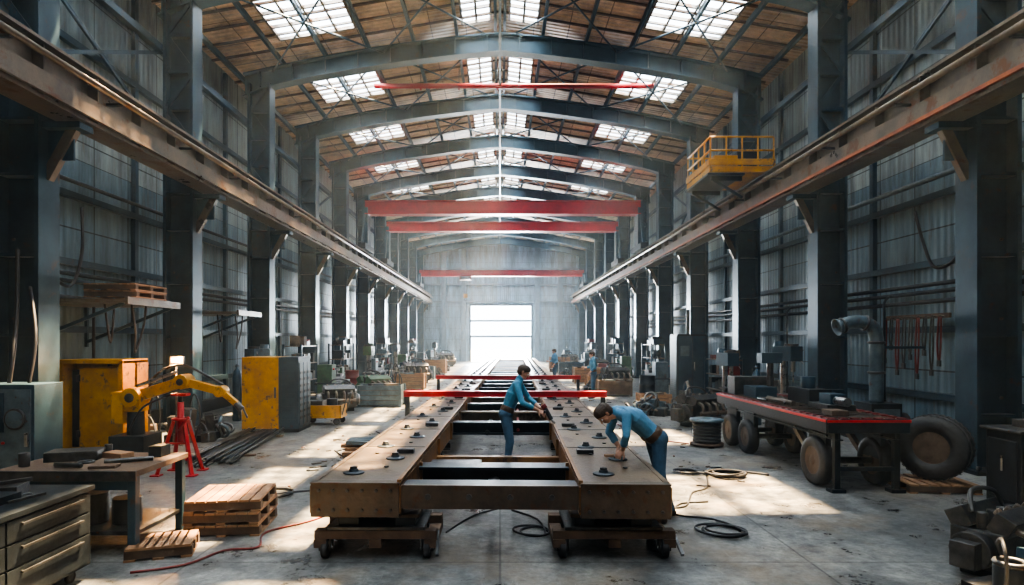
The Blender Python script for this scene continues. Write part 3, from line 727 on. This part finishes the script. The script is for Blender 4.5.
def rack(x,y,yaw=0,w=1.8,h=2.0,d=.6):
    b=B('parts_rack',(x,y,0),yaw)
    for sx in (-1,1):
        for sy in (-1,1): b.box(sx*w/2-.03,sx*w/2+.03,sy*d/2-.03,sy*d/2+.03,0,h,'steel')
    for i in range(4):
        z=.15+i*(h-.2)/3; b.box(-w/2,w/2,-d/2,d/2,z-.03,z,'rail')
        xx=-w/2+.1
        while xx<w/2-.25:
            ww=random.uniform(.14,.35); hh=random.uniform(.12,.38); k=random.choice(['iron','greym','woodd','steeld','dred','steel','rail'])
            if random.random()<.6: b.box(xx,xx+ww,-d/2+.06,d/2-.1,z,z+hh,k)
            else: b.cyl((xx+ww/2,0,z),(xx+ww/2,0,z+hh),ww/2,k)
            xx+=ww+.05
    b.done()
def heap(x,y,w=1.2,d=1.0,h=.7,n=26,yaw=0):
    b=B('scrap_metal_heap',(x,y,0),yaw)
    for i in range(n):
        u=random.uniform(-1,1); v=random.uniform(-1,1); hh=h*max(.12,1-max(abs(u),abs(v)))
        c=(u*w/2,v*d/2,hh*random.uniform(.4,1)); q=random.random(); k=random.choice(['iron','steeld','rail','greym','rubber','iron'])
        if q<.4: b.cbox((c[0],c[1],c[2]*.5+.05),(random.uniform(.15,.4),random.uniform(.1,.3),c[2]+.1),k,(random.uniform(-.15,.15),random.uniform(-.15,.15),random.uniform(0,3)))
        elif q<.65: b.cyl((c[0],c[1],0),(c[0]+random.uniform(-.25,.25),c[1]+random.uniform(-.2,.2),c[2]+.25),random.uniform(.02,.05),k,n=8)
        elif q<.85: b.torus((c[0],c[1],c[2]+.1),(random.uniform(-1,1),random.uniform(-1,1),random.uniform(.2,1)),random.uniform(.1,.2),.035,k,16,6)
        else: b.tube([(c[0],c[1],0),(c[0]+.1,c[1]+.1,c[2]+.3),(c[0]+.3,c[1],c[2]+.1),(c[0]+.35,c[1]-.1,.05)],.02,'cable',6,4)
    b.box(-w*.45,w*.45,-d*.4,d*.4,0,.15,'steeld')
    b.done()
def drum(x,y,k='steeld'):
    b=B('oil_drum',(x,y,0)); b.lathe([(.28,0),(.29,.02),(.28,.04),(.28,.28),(.295,.3),(.28,.32),(.28,.56),(.295,.58),(.28,.6),(.28,.86),(.29,.88),(.27,.88),(.27,.86),(.001,.86)],(0,0,0),(0,0,1),k,24); b.cyl((.15,0,.86),(.15,0,.89),.035,'iron',n=8); b.done()
def gas(x,y):
    b=B('gas_cylinder',(x,y,0)); b.lathe([(.1,0),(.115,.03),(.115,1.2),(.09,1.32),(.04,1.38),(.035,1.5),(.001,1.5)],(0,0,0),(0,0,1),random.choice(['dred','steel','green']),18); b.torus((0,0,1.46),(0,0,1),.05,.012,'iron'); b.done()
def reel(x,y,s=1):
    b=B('cable_reel',(x,y,0)); 
    b.lathe([(.33,0),(.33,.05),(.001,.05)],(0,0,.02),(0,0,1),'woodd'); b.cyl((0,0,.05),(0,0,.5),.24,'cable'); 
    for i in range(6): b.torus((0,0,.12+i*.065),(0,0,1),.25,.032,'cable')
    b.lathe([(.33,0),(.33,.05),(.1,.06),(.1,.02),(.001,.02)],(0,0,.5),(0,0,1),'greym'); b.box(-.05,.05,-.3,.3,0,.03,'iron'); b.done()
reel(4.2,12.6)

lathe_machine(-6.3,18.3,1.57,2.2); drill(-7.0,17.9,-.3); engine(-4.9,18.8,.4,1.1); rack(-7.0,21.8,1.57)
engine(-4.6,22.6,.9,1.2,k='green',name='green_engine_block'); lathe_machine(-6.0,22.3,1.57,2.2,'green'); drill(-5.2,24.6,0,'green'); rack(-6.9,27,1.57); lathe_machine(-5.9,29.5,1.57,2.6)
engine(-4.2,31.0,.3,1.4); drill(-5.4,32.0); rack(-6.8,36.3,1.57); lathe_machine(-5.8,38,1.57,2.6,'green'); lathe_machine(-5.5,44,1.57,2.6); rack(-6.8,48,1.57); drill(-4.9,46.5); engine(-4.4,50,.3,1.5); lathe_machine(-5.6,54,1.2,2.8)
for p in ((-7.0,16.5),(-6.7,16.6),(6.5,15.7),(-6.4,16.6)): gas(*p)
for p,k in (((-6.2,26.0),'dred'),((-5.4,35.0),'steel'),((5.3,22.3),'steeld'),((5.6,33.6),'dred'),((5.9,29),'green')): drum(*p,k)
for p in ((-4.4,24.9,1,1,1.3),(-4.3,29,1.2,1,1.0),(-5.2,33.3,1.1,1.0,1.2),(-6.6,13.4,1,1,1.0),(-3.9,36,1.2,1,.8),(-5.0,20.5,.9,.8,.8),(4.4,17.9,1.0,.8,.6),(5.7,18.5,1.1,1,1.0),(4.2,26.3,1.1,1,.8),(5.0,33.0,.8,1.2,1.0),(4.1,35.6,1.2,1,.8),(-4.1,43,1.4,1.2,1.1),(4.2,42,1.4,1.2,1.1),(8.1,17.6,.8,1.3,1.6),(8.1,13.4,.8,1.3,1.2),(7.9,8.9,.8,.6,1.0),(-8.0,13.2,1.0,1.4,1.4),(-7.9,8.1,1.0,.9,1.1)): heap(*p)
b=B('control_cabinet',(6.55,21.6,0),0,bevel=.012)
b.box(-.5,.5,-.45,.45,.08,2.35,'steeld'); b.box(-.46,.0,-.47,-.45,.14,2.28,'steel'); b.box(.02,.46,-.47,-.45,.14,2.28,'steel'); b.box(-.52,-.5,-.4,.4,.14,2.28,'steel')
for i in range(6): b.box(-.53,-.52,-.3,.3,.4+i*.07,.43+i*.07,'steeld')
b.box(-.4,-.1,-.48,-.47,1.6,1.95,'greym'); b.box(.06,.09,-.5,-.47,1.1,1.4,'chrome'); b.box(-.5,.5,-.45,.45,0,.08,'iron'); b.cyl((0,0,2.35),(0,0,3.2),.06,'iron')
b.done()
rack(7.0,19.4,1.57,1.6,1.6); engine(5.0,15.6,.5,1.1); drill(6.9,14.9,.2,'steel',2.0); lathe_machine(6.2,24.8,1.57,2.2); rack(7.0,28.3,1.57); engine(5.1,27.4,.3,1.3)
drill(6.2,16.9,.1,'steel',1.8)
lathe_machine(6.6,33.5,1.57,2.4,'green'); rack(7.0,37.4,1.57); engine(5.6,36,.7,1.4); drill(6,39.9); lathe_machine(6,43.4,1.57,2.6); rack(7,48.2,1.57); engine(5.6,50,.7,1.4); lathe_machine(5.8,55,1.57,2.6)
crate(4.6,29.3,1.0,.8,.5,'wood')

b=B('flatbed_trailer',(5.17,10.9,0),0,bevel=.006)
W=.57; LL=2.2
b.box(-W,W,-LL,LL,.96,1.02,'steeld'); b.box(-W-.02,-W,-LL,LL,.84,1.04,'steeld'); b.box(W,W+.02,-LL,LL,.84,1.04,'steeld'); b.box(-W,W,-LL-.02,-LL,.84,1.04,'steeld')
for x in (-.4,.4): b.ibeam((x,-LL,.84),(x,LL,.84),.1,.22,'steeld',t=.02)
for i in range(22):
    y=-LL+.1+i*.2; b.box(-W+.01,-W+.1,y-.06,y+.06,1.02,1.05,'dred'); b.box(-W+.12,W-.05,y-.02,y+.02,1.02,1.035,'rail'); b.box(W-.1,W-.01,y-.06,y+.06,1.02,1.05,'dred')
for i in range(7):
    x=-W+.08+i*.165; b.box(x-.05,x+.05,-LL+.01,-LL+.1,1.02,1.05,'dred')
b.box(-W-.03,-W-.02,-LL,LL,.99,1.03,'red'); b.box(-W-.02,W+.02,-LL-.03,-LL-.02,.99,1.03,'red')
for y,R in ((-1.65,.36),(.9,.32),(1.75,.32)):
    for sx in (-1,1): b.wheel((sx*(W-.13),y,R),(1,0,0),R,.2,'rubber','hub')
    b.cyl((-W+.1,y,R),(W-.1,y,R),.05,'iron'); b.box(-.44,-.36,y-.25,y+.25,R+.05,.78,'steeld'); b.box(.36,.44,y-.25,y+.25,R+.05,.78,'steeld')
b.bar((-.4,-.9,.75),(-.4,-1.4,.4),.08,.08,'rail'); b.bar((.4,-.9,.75),(.4,-1.4,.4),.08,.08,'rail')
for sx in (-1,1):
    b.box(sx*.42-.04,sx*.42+.04,-LL+.02,-LL+.1,.05,.84,'steeld'); b.box(sx*.42-.1,sx*.42+.1,-LL-.02,-LL+.15,0,.05,'steeld')
b.box(-.42,.42,-LL+.03,-LL+.08,.3,.36,'steeld')
b.box(-.1,.35,-1.3,-.7,1.05,1.14,'iron'); b.box(.0,.25,-1.2,-.85,1.12,1.3,'steel'); b.cyl((.1,-1.5,1.2),(.1,-1.0,1.2),.07,'chrome'); b.box(.12,.5,-.3,.5,1.04,1.3,'steeld'); b.cyl((.3,.1,1.3),(.3,.1,1.5),.12,'steel'); b.box(-.3,.1,.9,1.5,1.04,1.25,'steel')
b.cyl((-.2,-.4,1.08),(-.2,.6,1.08),.04,'rail'); b.box(-.35,-.1,-1.9,-1.6,1.04,1.12,'woodd'); b.box(-.4,.4,1.7,2.1,1.04,1.4,'iron')
b.tube([(-.3,-.3,1.06),(-.1,.2,1.1),(.0,.6,1.06),(-.3,.8,1.06),(-.35,.3,1.06)],.02,'cable')
b.cyl((.1,1.2,1.25),(.1,1.2,1.75),.06,'iron'); b.box(-.1,.3,1.1,1.35,1.7,1.9,'steel')
b.done()
b=B('fume_extraction_duct',(7.35,12.4,0))
b.tube([(-.55,0,2.42),(-.35,0,2.5),(-.1,0,2.5),(.1,0,2.4),(.18,0,2.15),(.18,0,1.7),(.18,0,.9)],.13,'greym',16,8)
for p,a in (((-.5,0,2.44),(1,0,.3)),((.18,0,2.1),(0,0,1)),((.18,0,1.5),(0,0,1)),((-.05,0,2.49),(1,0,-.2))): b.torus(p,a,.14,.025,'iron')
b.lathe([(.13,0),(.18,.1),(.16,.1),(.12,.0)],(-.52,0,2.43),(-1,0,-.3),'greym',20); b.box(-.1,.5,-.3,.3,0,.9,'steeld'); b.box(-.05,.45,-.32,-.3,.2,.8,'greym'); b.cyl((.5,0,.5),(.75,0,.5),.2,'iron'); b.bar((.18,.1,2.0),(1.2,.1,2.0),.05,.05,'steel')
b.done()
b=B('tool_hanging_rack',(8.97,13.4,0))
b.box(0,.06,-1.0,1.0,2.6,2.7,'woodd')
for i in range(9):
    y=-.9+i*.22; k=['dred','iron','cable','dred','iron','cable','dred','iron','dred'][i]; l=[.9,1.1,.7,1.2,.8,1.0,1.15,.6,.9][i]
    b.cyl((0,y,2.62),(-.12,y,2.66),.012,'iron',n=6)
    b.tube([(-.1,y-.03,2.62),(-.12,y-.05,2.62-l*.6),(-.12,y,2.62-l),(-.12,y+.05,2.62-l*.6),(-.1,y+.03,2.62)],.018,k,6); b.box(-.14,-.1,y-.04,y+.04,2.52-l,2.64-l,'iron')
b.done()
b=B('wall_pipes_right')
for z,x in ((3.15,8.95),(3.3,8.92),(2.95,8.97)):
    b.cyl((x,8,z),(x,40,z),.045,'steeld',n=8)
for y in (11.6,14.2,16.4,19,23.4,29): b.tube([(8.93,y,3.15),(8.8,y,3.0),(8.8,y,2.6),(8.8,y,1.2),(8.8,y,.3)],.03,'steeld',8,3)
b.tube([(8.9,11.6,4.8),(8.8,11.9,3.8),(8.7,12.4,3.6),(8.8,12.9,4.2),(8.9,13.3,4.9)],.03,'cable'); b.cyl((8.95,5,5.5),(8.95,50,5.5),.06,'greym',n=8)
b.done()
b=B('wall_pipes_left')
for z in (3.35,3.5,5.4): b.cyl((-8.75,6,z),(-8.75,45,z),.045,'steeld',n=8)
for y in (9,11.8,13.2,16.8,18,22.7,28): b.tube([(-8.75,y,3.35),(-8.65,y,3.2),(-8.65,y,2.6),(-8.65,y,.4)],.03,'steeld',8,3)
for y in (11.3,16.3,21.5): b.tube([(-8.7,y,4.9),(-8.5,y+.3,3.6),(-8.4,y+.8,3.2),(-8.5,y+1.3,3.9),(-8.7,y+1.6,4.9)],.03,'cable')
b.done()
for (x,y,w) in ((-7.85,12.5,1.9),(-7.95,17.5,1.6)):
    b=B('wall_shelf',(x,y,0))
    b.box(-1.1,.9,-w/2,w/2,2.85,2.92,'rail'); b.box(.86,.92,-w/2,w/2,2.82,2.96,'rail')
    for yy in (-w/2+.1,w/2-.1): b.bar((.8,yy,2.85),(-1.05,yy,2.1),.06,.06,'steel'); b.bar((-1.05,yy,2.0),(-1.05,yy,2.9),.06,.06,'steel')
    for i in range(5): b.cyl((-.9+i*.12,-w/2,2.97),(-.9+i*.12,w/2,2.97),.04,'rail' if i%2 else 'iron',n=8)
    b.tube([(.6,-.3,2.85),(.65,-.25,2.3),(.55,-.1,1.9),(.6,.1,2.4),(.6,.2,2.85)],.02,'cable'); b.tube([(.2,-.5,2.85),(.25,-.4,2.1),(.2,-.2,2.85)],.02,'cable')
    b.done()
pallet(-7.4,12.3,0,2,1.0,1.1,z=2.965)
b=B('truck_tire',(6.3,9.0,.0),.72); b.T=Matrix.Translation((0,0,.60)); 
R=.46
b.lathe([(R*.5,-.15),(R*.7,-.18),(R*.93,-.17),(R,-.13),(R,-.05),(R*.97,-.03),(R*.97,.03),(R,.05),(R,.13),(R*.93,.17),(R*.7,.18),(R*.5,.15)],(0,0,0),(1,0,0),'rubber',48,True,True)
for i in range(36):
    a=2*math.pi*i/36
    for q in (-.1,.1): b.cbox((q,R*math.cos(a),R*math.sin(a)),(.1,.012,.04),'rubber',(a,0,0))
for s in (-1,1):
    b.lathe([(R*.56,.14*s),(R*.50,.15*s),(R*.46,.06*s),(R*.2,.05*s),(R*.18,.12*s),(.001,.12*s)],(0,0,0),(1,0,0),'hub',28)
    b.torus((.165*s,0,0),(1,0,0),R*.75,.012,'rubber',36,6)
    for i in range(8):
        a=i*math.pi/4; b.cyl((.05*s,R*.33*math.cos(a),R*.33*math.sin(a)),(.09*s,R*.33*math.cos(a),R*.33*math.sin(a)),.02,'chrome',n=6)
b.done()
b=B('steel_plate_cabinet',(6.85,7.9,0),0,bevel=.01)
b.box(-.5,.5,-.35,.2,.05,1.0,'steeld'); b.box(-.55,.55,-.4,.25,1.0,1.04,'iron')
for i in range(4): b.cbox((-.35+i*.2,-.42-.02*i,.45),(.17,.02,.85),'iron' if i%2 else 'steeld',(.08,0,0))
b.box(-.52,-.5,-.3,.15,.15,.9,'steeld'); b.box(-.54,-.52,-.1,-.07,.5,.7,'chrome'); b.box(-.5,.5,-.35,.2,0,.05,'iron'); b.cbox((0,.0,1.09),(.5,.25,.1),'iron',(0,0,.2))
b.done()
engine(4.65,5.8,.5,.85,z=0,k='iron',name='gearbox_assembly')
b=B('machine_part_pile',(4.15,4.95,0),.3,bevel=.006)
b.box(-.3,.4,-.25,.25,0,.18,'iron'); b.cyl((-.1,0,.18),(-.1,0,.36),.12,'steeld'); b.cyl((.15,-.2,.25),(.15,.25,.25),.07,'iron'); b.cbox((.25,0,.38),(.3,.25,.12),'steel',(0,.2,.3)); b.torus((-.1,0,.38),(0,0,1),.1,.025,'iron')
b.tube([(-.3,-.1,.2),(-.45,-.2,.5),(-.35,-.1,.62),(-.1,.1,.5),(.1,.2,.35)],.014,'cable')
b.done()

# ------------------------------------------------------------------ people
def nrm(v): return v.normalized()
def human(name, loc, yaw, J, cloth='shirt', legs='jeans', voxel=.008, hold=None):
    V=Vector; P=[]
    def add(p0,p1,r0,r1,t): P.append((V(p0),V(p1),r0,r1,t))
    pel=V(J['pel']); ch=V(J['chest']); nk=V(J['neck']); hd=V(J['head']); lat=V((0,1,0))
    hf=nrm(V(J['hf'])); 
    waist=pel.lerp(ch,.45)
    add(pel-lat*.075,pel+lat*.075,.118,.118,legs)
    for s in (-1,1):
        o=lat*s
        add(pel+o*.065,waist+o*.055,.112,.105,cloth); add(waist+o*.055,ch+o*.075,.107,.122,cloth)
        add(ch+o*.075,nk.lerp(ch,.35)+o*.10,.12,.085,cloth)
    add(nk.lerp(ch,.3)-lat*.14,nk.lerp(ch,.3)+lat*.14,.068,.068,cloth)
    add(nk.lerp(ch,.2)-lat*.05,nk.lerp(ch,.2)+lat*.05,.075,.075,cloth)
    sp=nrm(waist-pel)
    bp=pel+sp*.075
    add(bp-lat*.062,bp+lat*.062,.119,.119,'belt')
    add(nk-sp*.02,hd-hf*.01-V((0,0,.05)),.058,.055,'skin')
    add(nk-lat*.01,nk+(hd-nk)*.25,.068,.064,cloth)
    hu=V(J.get('hu',(0,0,1))); hl=nrm(hu.cross(hf)); hu=nrm(hf.cross(hl)); k=.95
    def H(x,y,z): return hd+(hf*x+hl*y+hu*z)*k
    add(H(-.03,0,.03),H(.03,0,.035),.078,.072,'skin'); add(H(.035,0,.0),H(.048,0,-.072),.066,.04,'skin'); add(H(.0,0,-.02),H(.02,0,-.06),.062,.05,'skin')
    add(H(.1,0,.0),H(.118,0,-.028),.007,.012,'skin'); add(H(.085,-.03,.022),H(.085,.03,.022),.014,.014,'skin')
    add(H(.088,-.016,-.056),H(.088,.016,-.056),.008,.008,'lip')
    for s in (-1,1): add(H(.0,.078*s,.01),H(-.002,.074*s,-.022),.017,.011,'skin'); add(H(.06,.035*s,-.025),H(.055,.04*s,-.03),.03,.025,'skin')
    add(H(-.035,0,.03),H(.02,0,.052),.09,.08,'hair'); add(H(-.045,-.02,-.01),H(-.045,.02,-.01),.068,.068,'hair'); add(H(.05,-.03,.085),H(.055,.035,.085),.028,.024,'hair')
    for s in (-1,1): add(H(-.01,.055*s,.03),H(.025,.055*s,.045),.034,.026,'hair')
    for i,s in enumerate((1,-1)):
        sh=nk.lerp(ch,.3)+lat*s*.175; el=V(J['el'][i]); wr=V(J['wr'][i]); hand=nrm(V(J['hd'][i])); pn=nrm(V(J['pn'][i]))
        add(sh,el,.062,.048,cloth); add(el,el.lerp(wr,.55),.047,.042,cloth); add(el.lerp(wr,.5),el.lerp(wr,.56),.046,.046,cloth)
        add(el.lerp(wr,.5),wr,.037,.027,'skin')
        sd=nrm(hand.cross(pn)); 
        if i==1: sd=-sd
        cur=J.get('curl',.5)
        kn=wr+hand*.085
        for q in (-.026,-.009,.009,.026): add(wr+sd*q*.6+hand*.01,kn+sd*q,.017,.0145,'skin')
        for q,l in ((-.036,.062),(-.0125,.078),(.0125,.084),(.036,.074)):
            a=kn+sd*q; d1=nrm(hand+pn*cur*.6+sd*q*2); m1=a+d1*l*.45; d2=nrm(hand+pn*cur*1.6+sd*q*1.5); m2=m1+d2*l*.32; d3=nrm(hand*.7+pn*cur*2.6)
            add(a,m1,.0095,.009,'skin'); add(m1,m2,.009,.0085,'skin'); add(m2,m2+d3*l*.23,.0085,.0075,'skin')
        tb=wr+hand*.025+sd*.03; t1=tb+nrm(hand*.6+sd*.8+pn*.3)*.045; t2=t1+nrm(hand*1+sd*.3+pn*.5)*.035
        add(tb,t1,.014,.0115,'skin'); add(t1,t2,.0115,.009,'skin')
        hip=pel+lat*s*.09-V((0,0,.03)); kn2=V(J['kn'][i]); an=V(J['an'][i]); ft=V(J['ft'][i])
        add(hip,kn2,.098,.068,legs); add(kn2,an,.066,.05,legs); add(an+(kn2-an)*.05,an+(kn2-an)*.1,.055,.055,legs)
        fd=ft-an; fd.z=0; fd=nrm(fd)
        a0=V((an.x,an.y,an.z-.02))
        add(an,a0,.048,.048,'boot'); add(V((an.x,an.y,.045))-fd*.03,V((an.x,an.y,.042))+fd*.14,.043,.04,'boot'); add(V((an.x,an.y,.035))+fd*.1,V((an.x,an.y,.035))+fd*.17,.042,.034,'boot')
    b=B(name)
    for p0,p1,r0,r1,t in P:
        d=p1-p0; l=d.length
        if l<1e-5: d=V((0,0,1)); l=1e-5
        prof=[]
        for a in (-80,-60,-35,-10): prof.append((r0*math.cos(math.radians(a)),r0*math.sin(math.radians(a))))
        for a in (10,35,60,80): prof.append((r1*math.cos(math.radians(a)),l+r1*math.sin(math.radians(a))))
        b.lathe(prof,p0,d,'skin',14)
    me=bpy.data.meshes.new('tmp'); me.from_pydata([tuple(v) for v in b.v],[],b.f)
    o=bpy.data.objects.new('tmp',me); S.collection.objects.link(o)
    r=o.modifiers.new('r','REMESH'); r.mode='VOXEL'; r.voxel_size=voxel
    sm=o.modifiers.new('s','SMOOTH'); sm.factor=.5; sm.iterations=2
    dg=bpy.context.evaluated_depsgraph_get(); dg.update()
    m2=bpy.data.meshes.new_from_object(o.evaluated_get(dg)); bpy.data.objects.remove(o)
    n=len(m2.polygons); C=np.empty(n*3); m2.polygons.foreach_get('center',C); C=C.reshape(-1,3)
    best=np.full(n,1e9); idx=np.zeros(n,int); tags=[]
    for p0,p1,r0,r1,t in P:
        if t not in tags: tags.append(t)
        a=np.array(p0); d=np.array(p1)-a; dd=max(d.dot(d),1e-9)
        u=np.clip(((C-a)@d)/dd,0,1); dist=np.linalg.norm(C-a-u[:,None]*d,axis=1)-(r0+(r1-r0)*u)
        mk=dist<best; best[mk]=dist[mk]; idx[mk]=tags.index(t)
    m2.materials.clear()
    for t in tags: m2.materials.append(M[t])
    m2.polygons.foreach_set('material_index',idx.astype(np.int32)); m2.polygons.foreach_set('use_smooth',np.ones(n,bool)); m2.update()
    m2.name=name
    e=bpy.data.objects.new(name,None); S.collection.objects.link(e); e.location=loc; e.rotation_euler=(0,0,yaw)
    body=bpy.data.objects.new('body',m2); S.collection.objects.link(body); body.parent=e
    f=B('eyes')
    for s in (-1,1): f.sph(H(.089,.031*s,.004),.0125,'eye',10); f.sph(H(.097,.031*s,.004),.007,'pupil',8)
    fo=f.done(); fo.parent=e
    return e
W1=(.14,10.15,0)
w1=human('worker_standing',W1,math.radians(-8),dict(pel=(-.04,0,.95),chest=(.09,0,1.27),neck=(.18,0,1.50),head=(.25,0,1.63),hf=(.85,-.1,-.5),hu=(.5,0,.85),
  el=[(.3,.24,1.19),(.25,-.27,1.15)],wr=[(.5,.12,1.04),(.5,-.13,1.02)],hd=[(.8,-.1,-.5),(.8,.1,-.5)],pn=[(-.2,-.7,-.5),(-.2,.7,-.5)],curl=.8,
  kn=[(.0,.12,.5),(.04,-.12,.5)],an=[(-.04,.13,.09),(-.02,-.14,.09)],ft=[(.2,.16,.03),(.2,-.16,.03)]),voxel=.0075)
b=B('power_wrench',W1,math.radians(-8),bevel=.004)
b.cyl((.6,0,1.04),(.70,0,.86),.035,'iron'); b.cyl((.70,0,.86),(.76,0,.80),.02,'chrome'); b.bar((.6,-.16,1.0),(.6,.16,1.0),.035,.035,'rubber'); b.cyl((.56,0,1.1),(.6,0,1.04),.045,'dred'); b.done()
W2=(1.97,7.4,0)
w2=human('worker_bending',W2,math.radians(192),dict(pel=(.12,0,.99),chest=(.42,0,1.24),neck=(.62,0,1.31),head=(.77,.0,1.29),hf=(.5,.18,-.82),hu=(.8,0,.55),
  el=[(.60,.24,1.06),(.62,-.22,1.04)],wr=[(.60,.14,.89),(.54,-.12,.88)],hd=[(.45,-.2,-.75),(.3,.2,-.8)],pn=[(-.3,-.5,-.6),(-.3,.5,-.6)],curl=.7,
  kn=[(.14,.13,.52),(-.0,-.12,.52)],an=[(.12,.15,.09),(-.14,-.13,.09)],ft=[(.36,.17,.03),(.1,-.14,.03)]),cloth='shirt2',voxel=.0075)
b=B('wire_brush',W2,math.radians(192)); b.box(.56,.76,-.03,.03,.785,.81,'wood'); b.box(.57,.67,-.025,.025,.762,.785,'brass'); b.done()
std=dict(pel=(0,0,.93),chest=(.02,0,1.25),neck=(.02,0,1.47),head=(.05,0,1.61),hf=(.95,0,-.25),
  el=[(.02,.27,1.14),(.05,-.27,1.14)],wr=[(.2,.25,.96),(.28,-.18,1.12)],hd=[(.5,0,-.8),(.8,.2,.2)],pn=[(0,-1,0),(0,1,.1)],curl=.6,
  kn=[(.05,.11,.5),(.0,-.12,.5)],an=[(.06,.13,.09),(-.06,-.14,.09)],ft=[(.3,.16,.03),(.1,-.16,.03)])
human('worker_walking',(3.45,22.9,0),math.radians(185),std,cloth='shirt',voxel=.012)
human('worker_watching',(2.65,29.8,0),math.radians(200),std,cloth='shirt2',voxel=.012)

# ------------------------------------------------------------------ air + lights
b=B('dusty_air'); b.box(-8.99,9.19,-4.95,61.9,.005,10.75,'air'); air=b.done()
for i,(a,e,c,d) in enumerate(sky):
    ld=bpy.data.lights.new('skylight_daylight','AREA'); ld.shape='RECTANGLE'; ld.size=abs(e-a); ld.size_y=d-c
    ld.energy=54*(e-a)*(d-c); ld.color=(.84,.93,1.0)
    o=bpy.data.objects.new('skylight_daylight',ld); S.collection.objects.link(o)
    xm_=(a+e)/2; o.location=(xm_,(c+d)/2,zr(xm_)+.22)
ld=bpy.data.lights.new('sun','SUN'); ld.energy=85; ld.angle=math.radians(1.3); ld.color=(1,.70,.38)
o=bpy.data.objects.new('sun',ld); S.collection.objects.link(o)
o.rotation_euler=Vector((-.22,-.35,-1)).to_track_quat('-Z','Y').to_euler()
ld=bpy.data.lights.new('door_daylight','AREA'); ld.shape='RECTANGLE'; ld.size=6; ld.size_y=3; ld.energy=9000; ld.color=(.84,.93,1)
o=bpy.data.objects.new('door_daylight',ld); S.collection.objects.link(o); o.location=(.1,63.0,4.1); o.rotation_euler=(math.radians(-90),0,0)
ld=bpy.data.lights.new('work_lamp_bulb','POINT'); ld.energy=120; ld.color=(1,.5,.18); ld.shadow_soft_size=.06
o=bpy.data.objects.new('work_lamp_bulb',ld); S.collection.objects.link(o); o.location=(-5.95,11.2,1.8)
w=bpy.data.worlds.new('sky'); S.world=w; w.use_nodes=True
bg=w.node_tree.nodes['Background']; bg.inputs[0].default_value=(.78,.88,1,1); bg.inputs[1].default_value=6
cd=bpy.data.cameras.new('camera'); cd.sensor_width=36; cd.lens=620/1024*36; cd.shift_x=12/1024; cd.shift_y=47.5/1024; cd.clip_end=500
co=bpy.data.objects.new('camera',cd); S.collection.objects.link(co); co.location=(0,0,CZ); co.rotation_euler=(math.radians(90),0,0)
S.camera=co
try: S.view_settings.look='AgX - High Contrast'
except Exception as ex: print(ex)
